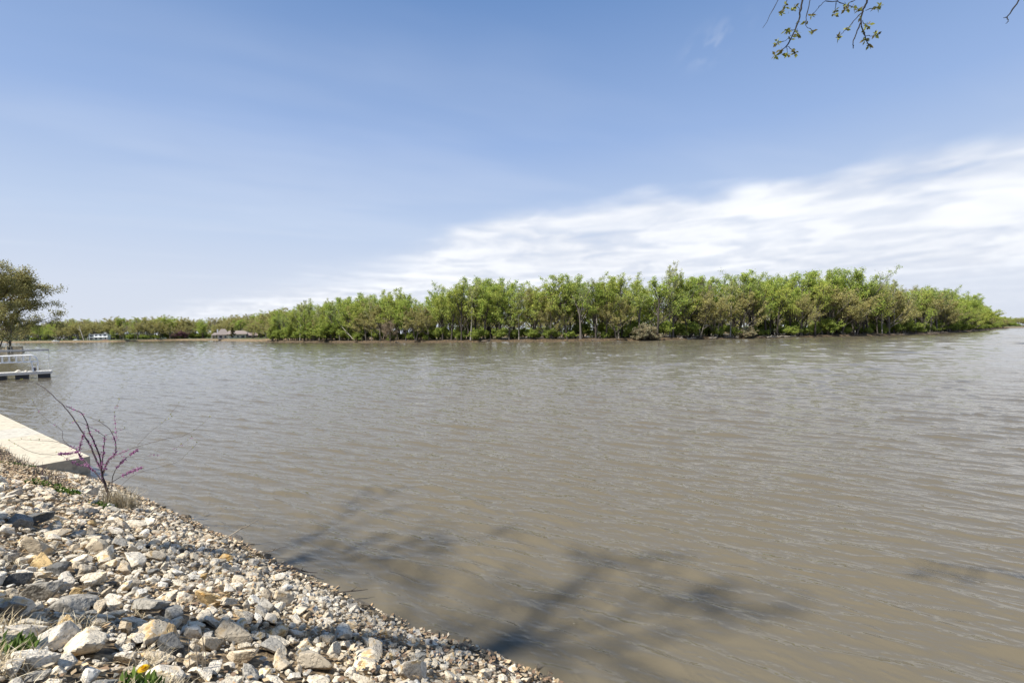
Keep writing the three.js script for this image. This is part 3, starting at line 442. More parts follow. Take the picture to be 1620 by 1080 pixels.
  new MB().tube([V(-3.4, 9.5, -0.5), V(-6.4, 11.6, -1), V(-8, 14, 0)], [0.14, 0.1, 0.03], 5, [0.42, 0.39, 0.33]).tube([V(-4.2, 11.2, -0.7), V(-2.6, 13.4, -0.2), V(-2.2, 15, 0)], [0.1, 0.07, 0.02], 5, [0.42, 0.39, 0.33]).mesh('limb', woodMat, pole);

  // houses
  const dark = std({ color: lin(0.03, 0.035, 0.045), roughness: 0.12 });
  function windows(list, parent, z, frame) { for (const [x, y, w, h] of list) { const f = new MB().box(x - w / 2 - 0.12, x + w / 2 + 0.12, y - 0.12, y + h + 0.12, z - 0.05, z + 0.08, frame).mesh('window', paintMat, parent); const p = new THREE.Mesh(new THREE.BoxGeometry(w, h, 0.06), dark); p.name = 'pane'; p.castShadow = true; p.position.set(x, y + h / 2, z + 0.1); f.add(p); } }
  const WHITE = [0.80, 0.80, 0.78], ROOF = [0.20, 0.165, 0.145];
  { const h = thing('white_house', 'white two storey house with dark windows on the far shore', 'house', [-404, 1.7, -444], 0.32);
    new MB().box(-3.2, 7.6, -0.6, 6.1, -6, 0, WHITE).mesh('wall', paintMat, h); new MB().box(-7.8, -3.2, -0.6, 5.6, -5, -0.9, [0.30, 0.36, 0.36]).mesh('side_wing', paintMat, h);
    new MB().box(-3.5, 7.9, 6.1, 6.45, -6.3, 0.35, [0.22, 0.2, 0.19]).mesh('roof', paintMat, h); new MB().box(-8, -3.2, 5.6, 5.85, -5.3, -0.6, [0.3, 0.3, 0.3]).mesh('roof', paintMat, h);
    windows([[-1.6, 4.1, 1.5, 1.3], [1.9, 4.1, 1.5, 1.3], [5.4, 4.1, 2.0, 1.3], [-1.5, 0.9, 1.9, 1.8], [2.4, 1.1, 2.4, 1.4], [6.0, 1.1, 1.3, 1.4]], h, 0, WHITE); windows([[-5.6, 3.6, 2.8, 1.5], [-5.4, 0.6, 3.2, 2.0]], h, -0.9, WHITE);
    new MB().box(-7.8, 7.6, 2.75, 3.0, 0.0, 1.6, WHITE).mesh('balcony', paintMat, h); for (const x of [-7.6, -3.3, 0.3, 3.9, 7.4]) new MB().tube([V(x, -0.6, 1.5), V(x, 2.75, 1.5)], [0.12, 0.12], 6, WHITE).mesh('post', paintMat, h); }
  { const h = thing('brown_roofed_house', 'long cream house with brown hipped roofs and white chimney on the far shore', 'house', [-247, 1.8, -405], 0.5);
    new MB().box(-13, -5, -0.6, 3.4, -9, 0, [0.56, 0.5, 0.4]).mesh('wall', paintMat, h); new MB().box(-5, 9, -0.6, 3.8, -8, 1, [0.6, 0.53, 0.44]).mesh('wall', paintMat, h); new MB().box(9, 18, -0.6, 2.6, -7, -0.5, [0.34, 0.22, 0.17]).mesh('wall', paintMat, h);
    new MB().prism(-14, -3.6, -10, 1, 3.4, 8.6, 3.6, ROOF).mesh('roof', paintMat, h); new MB().prism(-6, 10, -9, 2, 3.8, 7.0, 1.5, [0.235, 0.19, 0.165]).mesh('roof', paintMat, h); new MB().prism(8.4, 18.6, -7.6, 0.2, 2.6, 5.0, 1.5, [0.22, 0.17, 0.15]).mesh('roof', paintMat, h);
    new MB().prism(-17.5, -12, -8, 0.6, 3.2, 5.4, 2, ROOF).mesh('porch_roof', paintMat, h); for (const x of [-17, -14.6]) new MB().box(x - 0.3, x + 0.3, -0.6, 3.3, -0.3, 0.3, [0.62, 0.56, 0.45]).mesh('porch_post', paintMat, h);
    new MB().box(-13.4, -12.4, 4, 8.4, -4, -2.8, WHITE).mesh('chimney', paintMat, h); windows([[-10.4, 0.5, 2.2, 2.2], [-7, 0.9, 1.4, 1.6]], h, 0, WHITE); windows([[-1.6, 1.0, 2, 1.6], [2.6, 1.0, 1.4, 1.6], [6.4, 0.3, 2.6, 2.2]], h, 1, WHITE); windows([[11.6, 0.8, 2.6, 1.2], [15.6, 0.8, 1.8, 1.2]], h, -0.5, WHITE); }
  { const h = thing('dark_gabled_house', 'dark grey gabled house with white trim half hidden by trees', 'house', [-190.5, 1.8, -358], -0.5);
    new MB().box(-4, 4, -0.6, 4.4, -6, 0, [0.09, 0.095, 0.10]).mesh('wall', paintMat, h); const rf = new MB().prism(-3.4, 3.4, -4.6, 4.6, 4.4, 7.6, 0, [0.32, 0.34, 0.36]).mesh('roof', paintMat, h); rf.rotation.y = Math.PI / 2; rf.position.set(0, 0, -3);
    windows([[-1.8, 0.8, 1.4, 1.5], [1.8, 0.8, 1.4, 1.5], [0, 3.1, 1.2, 1.2]], h, 0, WHITE); }
  for (const [x, z, turn, label] of [[-402, -520, 0.4, 'low white house with a dark roof deep behind the shore trees'], [-383, -516, 0.4, 'low white house with a dark roof behind the pink flowering tree']]) { const h = thing('white_cottage', label, 'house', [x, 1.8, z], turn);
    new MB().box(-5, 5, -0.6, 3, -6, 0, WHITE).mesh('wall', paintMat, h); new MB().prism(-5.6, 5.6, -6.7, 0.7, 3, 5.2, 1, [0.16, 0.16, 0.16]).mesh('roof', paintMat, h); windows([[-2.8, 0.8, 1.5, 1.4], [0.4, 0.2, 1, 2], [3, 0.8, 1.6, 1.4]], h, 0, WHITE); }
  // boats drawn up by the white house
  function boat(pos, turn, L, label, canopy) {
    const b = thing('motor_boat', label, 'boat', pos, turn), hull = new MB(), st = []; for (let k = 0; k <= 8; k++) { const t = k / 8, w = 1.2 * Math.sqrt(Math.max(0.001, 1 - Math.pow(t, 3))), y0 = 0.1 + 0.5 * t * t * t; st.push([V(t * L - L / 2, 1.15 + 0.25 * t, w), V(t * L - L / 2, y0, w * 0.45), V(t * L - L / 2, y0, -w * 0.45), V(t * L - L / 2, 1.15 + 0.25 * t, -w)]); }
    for (let k = 0; k < 8; k++) for (let q = 0; q < 4; q++) hull.quad4(st[k][q], st[k + 1][q], st[k + 1][(q + 1) % 4], st[k][(q + 1) % 4], WHITE); hull.quad4(st[0][0], st[0][1], st[0][2], st[0][3], WHITE); hull.mesh('hull', paintMat, b);
    new MB().box(-L * 0.1, L * 0.16, 1.15, 1.75, -0.8, 0.8, [0.7, 0.7, 0.7]).mesh('console', paintMat, b);
    if (canopy) { new MB().box(-L * 0.3, L * 0.2, 2.6, 2.72, -1.1, 1.1, [0.62, 0.64, 0.66]).mesh('canopy', paintMat, b); for (const x of [-L * 0.28, L * 0.18]) for (const z of [-1, 1]) new MB().tube([V(x, 1, z), V(x, 2.6, z)], [0.05, 0.05], 5, [0.6, 0.6, 0.6]).mesh('canopy_post', paintMat, b); }
  }
  boat([-451, 0.5, -449], 2.9, 9, 'long white motor boat lying at the sea wall of the far shore', false); boat([-433, 1.0, -452], 3.1, 7, 'white motor boat with flat canopy beside the white house', true);
  const canoe = thing('canoe', 'dark red canoe upturned on the grass by the white house', 'boat', [-389.5, 1.75, -436], 0.5); { const m = new MB(), n = 10; for (let k = 0; k < n; k++) { const a = k / n, b = (k + 1) / n, w = t => 0.55 * Math.sin(Math.PI * t) + 0.02; for (let q = 0; q < 6; q++) { const f = (t, q) => V(t * 6 - 3, 0.6 * Math.sin(q / 6 * Math.PI) * (0.5 + 0.5 * Math.sin(Math.PI * t)), Math.cos(q / 6 * Math.PI) * w(t)); m.quad4(f(a, q), f(b, q), f(b, q + 1), f(a, q + 1), [0.16, 0.03, 0.03]); } } m.mesh('hull', paintMat, canoe); }
  // antenna mast behind the island trees
  const mast = thing('antenna_mast', 'thin antenna mast with cross arms above the island trees', 'mast', [-229, 1.5, -505]);
  new MB().tube([V(0, -0.5, 0), V(0, 41, 0)], [0.35, 0.18], 6, [0.16, 0.16, 0.17]).mesh('pole', paintMat, mast); for (const [y, w] of [[39.2, 1.7], [40.4, 1.4]]) { new MB().box(-w, w, y, y + 0.35, -0.15, 0.15, [0.14, 0.14, 0.15]).mesh('cross_arm', paintMat, mast); } for (const x of [-1.5, 1.5]) new MB().box(x - 0.2, x + 0.2, 38.6, 41.2, -0.2, 0.2, [0.18, 0.18, 0.19]).mesh('antenna_panel', paintMat, mast);
}

// driftwood and stones along the island's edge
{
  const r = rng(31), bleached = [[0.36, 0.32, 0.26], [0.27, 0.23, 0.18], [0.17, 0.14, 0.11]];
  const log = (t, off, L, R, tilt, turn, label, group, tone) => { const { p, inland } = along(t), o = thing('driftwood_log', label, 'driftwood', [p.x + inland.x * off, 0.35, p.z + inland.z * off], turn, group), m = new MB(), pts = [], rads = []; for (let k = 0; k <= 5; k++) { const f = k / 5; pts.push(V(f * L - L / 2, f * L * tilt + gauss(r) * 0.05 + 0.1, gauss(r) * 0.12)); rads.push(R * lerp(1, 0.55, f)); } m.tube(pts, rads, 7, tone); m.mesh('log', woodMat, o); const b = new MB(); for (let k = 0; k < 3; k++) { const q = pts[2 + k].clone(); b.tube([q, q.clone().add(V(0.5 + r(), 0.5 + r() * 0.7, gauss(r) * 0.8))], [R * 0.3, 0.03], 5, tone); } b.mesh('broken_limb', woodMat, o); };
  for (const [t, L] of [[252, 5], [258, 6.5], [263, 4], [243, 5], [237, 4.2], [284, 7], [290, 5], [276, 6], [268, 5.5], [280, 4.5]]) log(t, 0.4 + r() * 1.6, L, 0.16 + 0.12 * r(), 0.02 + 0.05 * r(), gauss(r) * 0.5, 'bleached driftwood log washed up on the island bank', 'bleached driftwood logs on the island bank', bleached[0]);
  for (const [t, L] of [[352, 6], [360, 5], [388, 8], [396, 7], [405, 9], [412, 6], [320, 5], [205, 5], [176, 4], [160, 5]]) log(t, 0.2 + r() * 1.2, L, 0.15 + 0.12 * r(), 0.01 + 0.04 * r(), gauss(r) * 0.4, 'dark fallen log lying at the island water edge', 'dark fallen logs at the island water edge', bleached[2]);
  log(121, 2, 11, 0.28, -0.28, 0.1, 'long dark fallen trunk sloping down beside the pinkish dead bush', undefined, [0.06, 0.05, 0.042]);
  log(80, 1, 12, 0.14, 0.75, 2.6, 'pale broken trunk slanting out of the bushes near the narrow end of the island', undefined, [0.42, 0.38, 0.31]);
}

// ---------------------------------------------------------------- the left bank: sea wall, leaning tree, dock
{
  const TANW = lin(0.50, 0.44, 0.34), wm = std({ map: concreteMap, color: TANW, roughness: 0.95 });
  const w = thing('sea_wall', 'tan concrete sea wall of upright panels below the leaning tree', 'wall', [-151, 0, -140]);
  const panel = (x0, x1, y1, z0, z1) => part('panel', new THREE.BoxGeometry(x1 - x0, y1 + 0.5, z1 - z0), wm, w).position.set((x0 + x1) / 2, (y1 - 0.5) / 2, (z0 + z1) / 2);
  panel(-3.1, 0, 1.75, -0.35, 0); panel(-4.1, -3.2, 1.6, -1.4, -1.0); for (let k = 0; k < 8; k++) panel(-4.2 - 4.1 * (k + 1), -4.25 - 4.1 * k, 1.55, -0.2, 0.15);
  { const q = part('panel', new THREE.BoxGeometry(31, 2.2, 0.35), wm, w); q.position.set(-12.9, 0.55, -9.5); q.rotation.y = -0.635; }
  for (const x of [-3.15, -4.15]) { const m = new MB().tube([V(x, -0.5, 0.2), V(x, 1.9, 0.2)], [0.2, 0.2], 8, [0.34, 0.31, 0.25]); m.mesh('pile', paintMat, w); }
  const big = grow(4242, { ...KIND.olive, height: 27, trunk: 0.5, thick: 0.015, clear: 0.06, limb: 0.36, kids: [20, 6, 5, 4], levels: 4, ratio: 0.5, angle: [1.15, 0.65, 0.65, 0.7], lean: V(0.45, 0, 0.1), leaves: 16, fluff: 1.0, leaf: 0.24, color: [0.31, 0.275, 0.11], color2: [0.34, 0.325, 0.12], mix: 0.5, bark: [0.09, 0.072, 0.056], stems: 1, rise: 0.01, droop: 0.04, skirt: 1.6 });
  plantTree('oak_tree', { g: big, h: 27 }, -171, 1.2, -147.5, 29, 0, 'large olive tree with trunk leaning over the sea wall and dock', 'tree', undefined, 0.95);
  for (const [x, z, h, v, label] of [[-163.5, -148, 13, 0, 'small olive tree filling the space under the leaning tree crown'], [-172, -152, 15, 1, 'olive tree with low crown behind the leaning trunk']]) plantTree('underplanted_tree', protos.olive[v], x, 1.2, z, h, v * 2.1, label, 'tree', undefined, 1.1);
  const r = rng(66); for (let k = 0; k < 12; k++) { const z = -170 - r() * 90, x = z * 1.1 - 12 - r() * 40, kd = r() < 0.6 ? 'olive' : 'lime'; plantTree('bank_tree', protos[kd][k % 4], x, 1.2, z, 10 + 6 * r(), r() * 6, 'tree of thin spring leaf behind the leaning tree on the grassy point', 'tree', 'trees behind the leaning tree', 1.2); }

  const PIPE = [0.80, 0.80, 0.78], d = thing('boat_dock', 'weathered floating dock with white tubular rack and tall awning post', 'dock', [-47.4, 0, -46.7], 0.78); d.scale.x = 0.72;
  for (let k = 0; k < 26; k++) part('plank', new THREE.BoxGeometry(0.28, 0.06, 1.9), std({ color: lin(0.50 + 0.1 * hash2(k, 1), 0.475 + 0.1 * hash2(k, 1), 0.43 + 0.09 * hash2(k, 1)) }), d).position.set(-0.15 - k * 0.3, 0.66, -0.95);
  new MB().box(-8, 0.02, 0.42, 0.63, -0.06, 0.02, [0.62, 0.59, 0.53]).box(-8, 0.02, 0.42, 0.63, -1.96, -1.88, [0.62, 0.59, 0.53]).box(-0.04, 0.04, 0.42, 0.63, -1.88, -0.06, [0.62, 0.59, 0.53]).mesh('rim_board', dryMat, d);
  for (const x of [-0.75, -2.9, -5.0, -7.1]) part('float', new THREE.BoxGeometry(1.25, 0.52, 1.7), std({ color: lin(0.035, 0.035, 0.038), roughness: 0.6 }), d).position.set(x, 0.15, -0.95);
  const rail = (z, name) => { const m = new MB(), arc = []; for (let k = 0; k <= 8; k++) { const a = k / 8 * Math.PI / 2; arc.push(V(-1.75 + 0.75 * Math.sin(a) - 0.35, 1.62 + 0.72 * Math.cos(a), z)); } m.tube([V(-8, 2.3, z), ...arc, V(-1.36, 1.4, z)], Array(11).fill(0.045), 8, PIPE).tube([V(-8, 1.66, z), V(-1.4, 1.66, z)], [0.045, 0.045], 8, PIPE); m.mesh(name, paintMat, d); for (let k = 0; k < 9; k++) new MB().tube([V(-2.1 - k * 0.66, 1.66, z), V(-2.1 - k * 0.66, 2.32, z)], [0.05, 0.05], 6, PIPE).mesh('slat', paintMat, d); };
  rail(-0.25, 'rail'); rail(-1.6, 'rail');
  for (const [x, z, lean] of [[-1.4, -1.6, 0], [-1.95, -0.25, 0.15], [-5.6, -0.25, 0], [-6.3, -1.6, 0]]) new MB().tube([V(x + lean, 0.68, z), V(x, 1.66, z)], [0.085, 0.085], 8, PIPE).mesh('rack_leg', paintMat, d);
  new MB().tube([V(-0.25, 0.6, -1.75), V(-0.25, 2.92, -1.75)], [0.028, 0.028], 6, [0.55, 0.53, 0.5]).mesh('awning_post', paintMat, d); new MB().box(-8, -0.2, 2.72, 2.86, -1.85, -1.7, [0.42, 0.41, 0.39]).box(-8, -0.2, 2.88, 2.93, -1.87, -1.68, [0.55, 0.54, 0.52]).mesh('awning_beam', paintMat, d);
  for (const [x, s, label] of [[-2.55, 0.2, 'small pale canvas bundle on the dock beside the rack leg'], [-3.3, 0.3, 'pale tan canvas bundle in the middle of the dock'], [-6.4, 0.45, 'larger pale canvas bundle folded on the dock']]) { const b = new THREE.Mesh(rock(700 + Math.round(x * -10), 3, 8, 0.55, 0.25), std({ color: lin(0.56, 0.52, 0.45) })); b.name = numbered('canvas_bundle'); b.castShadow = true; b.scale.setScalar(s); b.position.set(-47.4 + (x * 0.72 - 0.8) * 0.71, 0.69 + s * 0.3, -46.7 - (x * 0.72 + 0.8) * 0.71); tag(b, label, 'bundle', 'bundles on the dock'); scene.add(b); }
  const can = thing('fuel_can', 'small dark container with pale lid beside the rack leg on the dock', 'container', [-47.4 + (-1.26 - 0.8) * 0.71, 0.69, -46.7 - (-1.26 + 0.8) * 0.71]); new MB().tube([V(0, 0, 0), V(0, 0.36, 0)], [0.17, 0.16], 10, [0.05, 0.05, 0.06]).mesh('body', paintMat, can); new MB().tube([V(0.02, 0.36, 0), V(0.02, 0.46, 0)], [0.14, 0.08], 10, [0.6, 0.55, 0.55]).mesh('lid', paintMat, can);
}

// ---------------------------------------------------------------- concrete walkway along the water
{
  const w = thing('concrete_walkway', 'cream concrete walkway slab along the water beyond the flowering sapling', 'walkway', [-12.16, 0, -12.99], Math.atan2(0.564, -0.826) * -1 + Math.PI);
  // local x runs along the shore away from the camera, local z to the land
  w.rotation.y = 0; const ux = V(-0.826, 0, -0.564), uz = V(-0.564, 0, 0.826);
  const cuts = [0, 5.6, 7.9, 13.5, 19, 24.5, 30, 36, 42];
  const basis = new THREE.Matrix4().makeBasis(ux, V(0, 1, 0), V().crossVectors(ux, V(0, 1, 0)));
  w.quaternion.setFromRotationMatrix(basis); const side = V().crossVectors(ux, V(0, 1, 0)).dot(uz) > 0 ? 1 : -1;
  const light = concreteMat.clone(); light.color = lin(0.56, 0.55, 0.52);
  for (let k = 0; k < cuts.length - 1; k++) {
    const L = cuts[k + 1] - cuts[k] - 0.012, sh = new THREE.Shape([[0, -1.5], [L, -1.5], [L, 0.6], [0, 0.6]].map(p => new THREE.Vector2(...p))), g = new THREE.ExtrudeGeometry(sh, { depth: 1.66, bevelEnabled: true, bevelSize: 0.012, bevelThickness: 0.012, bevelSegments: 1 });
    const m = part('slab', g, k === 1 ? light : concreteMat, w); m.position.set(cuts[k] + 0.006, 0, side > 0 ? 0.012 : -1.672);
  }
}

// ---------------------------------------------------------------- redbud sapling
function strand(pts, seed, bumpy = 0.012) { const c = new THREE.CatmullRomCurve3(pts.map(p => V(...p))), n = Math.max(6, pts.length * 3), r = rng(seed), out = []; for (let k = 0; k <= n; k++) { const q = c.getPoint(k / n); if (k && k < n) q.add(V(gauss(r), gauss(r), gauss(r)).multiplyScalar(bumpy)); out.push(q); } return out; }
{
  const lines = [
  [0.034,0.022,[[-8.07,0.58,-9.04],[-8.13,0.89,-9.04],[-8.2,1.12,-9.04],[-8.24,1.33,-9.04]]],
  [0.02,0.004,[[-8.24,1.33,-9.04],[-8.39,1.54,-9.1],[-8.56,1.83,-9.15],[-8.74,2.06,-9.21],[-8.97,2.33,-9.26],[-9.18,2.55,-9.32],[-9.44,2.76,-9.37],[-9.69,2.95,-9.43],[-10.01,3.09,-9.48],[-10.32,3.14,-9.54]]],
  [0.016,0.006,[[-8.24,1.36,-9.04],[-8.25,1.72,-9],[-8.3,1.96,-8.95],[-8.34,2.14,-8.91],[-8.33,2.29,-8.87],[-8.38,2.51,-8.83],[-8.49,2.61,-8.78],[-8.61,2.68,-8.74]]],
  [0.014,0.006,[[-8.24,1.4,-9.04],[-8.08,1.77,-8.91],[-7.93,2.09,-8.79]]],
  [0.006,0.003,[[-7.93,2.09,-8.79],[-8.19,2.28,-8.77],[-8.44,2.39,-8.76],[-8.54,2.36,-8.74]]],
  [0.005,0.003,[[-7.93,2.1,-8.79],[-7.71,2.17,-8.71],[-7.4,2.27,-8.64]]],
  [0.014,0.004,[[-8.23,1.26,-9.04],[-8.19,1.5,-9.11],[-8.06,1.68,-9.17],[-8.16,1.98,-9.24],[-8.31,2.14,-9.31],[-8.6,2.3,-9.37],[-8.95,2.38,-9.44]]],
  [0.009,0.002,[[-8.2,1.29,-9.04],[-8.08,1.5,-8.98],[-7.91,1.65,-8.93],[-7.67,1.75,-8.87],[-7.37,1.86,-8.82],[-7.05,1.95,-8.76],[-6.68,2.04,-8.71],[-6.31,2.11,-8.65],[-6,2.26,-8.6],[-5.72,2.48,-8.54]]],
  [0.012,0.004,[[-8.06,0.64,-9.04],[-8.09,0.94,-9.07],[-8.08,1.21,-9.11],[-8.02,1.37,-9.14],[-7.93,1.5,-9.17],[-7.79,1.63,-9.21],[-7.68,1.71,-9.24]]],
  [0.009,0.004,[[-8.13,1.06,-9.04],[-7.82,1.23,-8.94],[-7.54,1.36,-8.84],[-7.18,1.48,-8.74]]],
  [0.004,0.002,[[-7.68,1.8,-9.24],[-7.53,2.02,-9.37],[-7.37,2.2,-9.51],[-7.1,2.59,-9.64]]],
  [0.003,0.002,[[-7.32,2.21,-9.44],[-7.17,2.32,-9.54]]],
  [0.004,0.002,[[-7.76,1.65,-8.94],[-7.32,1.66,-8.88],[-6.99,1.7,-8.82],[-6.67,1.79,-8.76],[-6.35,1.95,-8.7],[-6.12,2.09,-8.64]]],
  [0.004,0.002,[[-7.99,0.97,-9.14],[-7.62,1.25,-9.06],[-6.99,1.43,-8.98],[-6.59,1.56,-8.9],[-6.34,1.75,-8.82],[-6.11,1.95,-8.74]]],
  [0.003,0.0015,[[-8,1.94,-9.14],[-8.09,2.27,-9.21],[-8.15,2.46,-9.27],[-8.09,2.74,-9.34]]],
  [0.014,0.003,[[-8.22,1.11,-9.04],[-8.39,1.24,-9.11],[-8.62,1.4,-9.17],[-8.83,1.55,-9.24],[-8.98,1.68,-9.31],[-9.2,1.78,-9.37],[-9.44,1.83,-9.44],[-9.8,1.86,-9.51],[-10.07,1.85,-9.57],[-10.47,1.87,-9.64]]],
  [0.008,0.002,[[-8.9,1.68,-9.24],[-9.04,1.67,-9.17],[-9.2,1.67,-9.11],[-9.41,1.69,-9.04],[-9.62,1.78,-8.97],[-9.76,1.92,-8.91],[-9.84,2.02,-8.84]]],
  [0.008,0.004,[[-8.87,1.7,-9.24],[-8.74,1.94,-9.16],[-8.63,2.1,-9.09]]],
  [0.005,0.002,[[-9.17,1.79,-9.34],[-9.36,1.92,-9.41],[-9.43,2.06,-9.47],[-9.67,2.19,-9.54],[-9.91,2.3,-9.61],[-10.13,2.47,-9.67],[-10.31,2.68,-9.74]]],
  [0.005,0.002,[[-8.56,1.38,-9.14],[-8.74,1.49,-9.04],[-8.84,1.64,-8.94],[-8.94,1.8,-8.84]]],
  ];
  const O = V(-8.07, 0.56, -9.04), t = thing('redbud_sapling', 'leafless redbud sapling with purple pink blossom on the stone bank', 'sapling', [O.x, O.y, O.z]), r = rng(88), fl = new MB(), bud = new MB();
  lines.forEach(([r0, r1, pts], k) => {
    const q = strand(pts, 40 + k, 0.008); q.forEach(v => v.sub(O)); if (!k) q[0].y -= 0.12;
    const col = k === 8 || k === 7 || r0 <= 0.004 ? [0.21, 0.17, 0.14] : [0.055, 0.038, 0.042]; new MB().tube(q, q.map((v, i) => lerp(r0, r1, i / (q.length - 1)) * 0.8), 6, col).mesh(k ? 'branch' : 'stem', woodMat, t);
    const dens = [10, 30, 40, 40, 6, 4, 34, 30, 60, 60, 0, 0, 8, 0, 14, 70, 70, 30, 2, 26][k] || 0;
    for (let n = 0; n < dens; n++) {
      let f = Math.pow(r(), 1.6); if (k === 1) f = 0.05 + 0.5 * f; if (k === 6) f = 0.1 + 0.4 * r(); if (k === 7) f = 0.05 + 0.35 * f; if (k === 8) f = 0.5 + 0.5 * r(); if (k === 9) f = 0.45 + 0.55 * r(); if (k === 15) f = 0.15 + 0.4 * r(); if (k === 16) f = 0.3 * r(); if (k === 0) f = 0.7 + 0.3 * r();
      const i = f * (q.length - 1), b = q[Math.floor(i)].clone().lerp(q[Math.min(q.length - 1, Math.floor(i) + 1)], i % 1);
      for (let m = 0; m < 4; m++) { const s = 0.014 + 0.018 * r(), A = V(gauss(r), gauss(r), gauss(r)).normalize(), B = V(gauss(r), gauss(r), gauss(r)).cross(A).normalize().multiplyScalar(s * 0.45), v = 0.7 + 0.6 * r(); fl.leaf(b.clone().add(V(gauss(r), gauss(r), gauss(r)).multiplyScalar(0.022)), A.multiplyScalar(s), B, [0.41 * v, 0.175 * v, 0.345 * v]); }
    }
    if (r1 <= 0.004) for (let n = 0; n < 3; n++) { const b = q[q.length - 1 - n * 2], A = V(gauss(r), gauss(r) + 0.4, gauss(r)).normalize(); for (let m = 0; m < 3; m++) bud.leaf(b.clone(), A.clone().add(V(gauss(r), gauss(r), gauss(r)).multiplyScalar(0.7)).multiplyScalar(0.03), V(gauss(r), 0, gauss(r)).normalize().multiplyScalar(0.009), [0.30, 0.30, 0.06]); }
  });
  fl.mesh('blossoms', leafMat, t); bud.mesh('leaf_buds', leafMat, t);
}

// ---------------------------------------------------------------- trees on the lawn by the camera: their shade falls on bank and water
function yardTree(name, label, x, z, seed, o) {
  const [u, s] = toUS(x, z), g = grow(seed, { levels: 4, kids: [7, 5, 4, 4], limbR: 0.18, angle: [0.65, 0.65, 0.65, 0.7], ratio: 0.5, rise: 0.05, wiggle: 0.15, leaf: 0.07, fluff: 0.10, color: LIME, color2: OLIVE, bark: [0.12, 0.105, 0.09], minR: 0.005, ...o });
  return plantTree(name, { g, h: o.height }, x, bankY(u, s), z, o.height, o.turn || 0, label, 'tree');
}
yardTree('yard_maple', 'tall budding maple on the bank top whose shade crosses the stones and water', -6.34, -2.19, 2101, { height: 12.4, trunk: 0.66, thick: 0.023, taper: 0.55, clear: 0.66, limb: 0.33, leaves: 3 });
yardTree('yard_ash', 'slim budding ash on the bank top above the flowering sapling', -8.6, -4.45, 2202, { height: 11.5, trunk: 0.62, thick: 0.018, taper: 0.5, clear: 0.62, limb: 0.3, leaves: 2 });
{
  const lines = [
  [0.011,0.004,[[2.9,7.32,-4.5],[2.89,7.21,-4.52],[2.88,7.09,-4.54],[2.85,6.96,-4.56],[2.77,6.8,-4.58],[2.67,6.72,-4.6]]],
  [0.005,0.002,[[2.74,7.37,-4.6],[2.67,7.23,-4.55],[2.49,6.93,-4.5]]],
  [0.005,0.002,[[2.82,7.37,-4.6],[2.77,7.24,-4.57],[2.72,7.15,-4.53],[2.67,7.08,-4.5]]],
  [0.005,0.002,[[2.93,7.22,-4.4],[2.89,7.12,-4.4],[2.85,6.94,-4.4],[2.84,6.9,-4.4],[2.91,6.83,-4.4]]],
  [0.005,0.002,[[3.25,7.25,-4.4],[3.16,7.13,-4.43],[3.05,7.14,-4.45],[3.01,7.09,-4.47],[2.97,7.05,-4.5]]],
  [0.004,0.002,[[3.14,7.11,-4.4],[3.15,7.07,-4.43],[3.15,7.02,-4.45]]],
  [0.011,0.004,[[3.36,7.17,-4.3],[3.36,7.04,-4.32],[3.35,6.98,-4.34],[3.34,6.88,-4.36],[3.39,6.77,-4.38],[3.45,6.69,-4.4]]],
  [0.005,0.002,[[3.32,6.94,-4.3],[3.23,6.86,-4.28],[3.15,6.77,-4.25],[3.08,6.71,-4.22],[3.01,6.64,-4.2]]],
  [0.006,0.004,[[3.33,6.87,-4.35],[3.31,6.79,-4.37],[3.28,6.7,-4.38],[3.3,6.66,-4.4]]],
  [0.003,0.002,[[3.34,6.95,-4.3],[3.43,6.98,-4.32],[3.51,7.02,-4.35]]],
  [0.003,0.002,[[3.35,6.89,-4.35],[3.36,6.82,-4.32],[3.36,6.81,-4.3]]],
  [0.003,0.002,[[3.39,6.77,-4.38],[3.44,6.74,-4.34],[3.44,6.73,-4.3]]],
  [0.004,0.002,[[3.14,7.11,-4.4],[3.22,7.08,-4.4],[3.32,7.04,-4.4],[3.35,7.03,-4.4]]],
  [0.004,0.002,[[3.32,7.12,-4.4],[3.25,7.08,-4.4],[3.23,7.03,-4.4]]],
  [0.003,0.002,[[2.84,6.95,-4.55],[2.77,6.92,-4.53],[2.73,6.91,-4.5]]],
  [0.003,0.002,[[2.8,6.89,-4.55],[2.75,6.85,-4.57],[2.69,6.85,-4.6]]],
  [0.003,0.002,[[2.77,6.8,-4.58],[2.79,6.73,-4.6]]],
  [0.003,0.002,[[2.78,6.8,-4.58],[2.81,6.69,-4.5]]],
  [0.003,0.002,[[2.86,7.08,-4.5],[2.84,7.15,-4.52],[2.8,7.14,-4.55]]],
  [0.003,0.002,[[2.86,6.95,-4.55],[2.83,6.86,-4.5]]],
  [0.009,0.003,[[4.5,6.9,-4],[4.47,6.84,-4.03],[4.41,6.72,-4.07],[4.41,6.73,-4.1]]],
  [0.004,0.002,[[4.44,6.74,-4.1],[4.45,6.7,-4.1],[4.43,6.68,-4.1]]],
  ];
  const t = thing('silver_maple', 'silver maple with budding twigs hanging overhead against the sky', 'tree', [4.6, 2.33, 3.4]), O = V(4.6, 2.33, 3.4), r = rng(64), bark = [0.10, 0.085, 0.07];
  const at = (x, y, z) => V(x - O.x, y - O.y, z - O.z);
  new MB().tube([V(0, -0.3, 0), V(0, 0.5, 0), V(-0.1, 2.4, -0.2), V(0, 4.6, -0.5), V(0.3, 7.5, -0.4), V(0.6, 11, 0.2), V(0.4, 14, 0.5)], [0.42, 0.3, 0.26, 0.24, 0.18, 0.11, 0.04], 10, bark).mesh('trunk', woodMat, t);
  const limb = (name, pts, a, b) => { const q = strand(pts, 7 + pts.length, 0.02).map(v => v.sub(O)); new MB().tube(q, q.map((v, i) => lerp(a, b, i / (q.length - 1))), 7, bark).mesh(name, woodMat, t); };
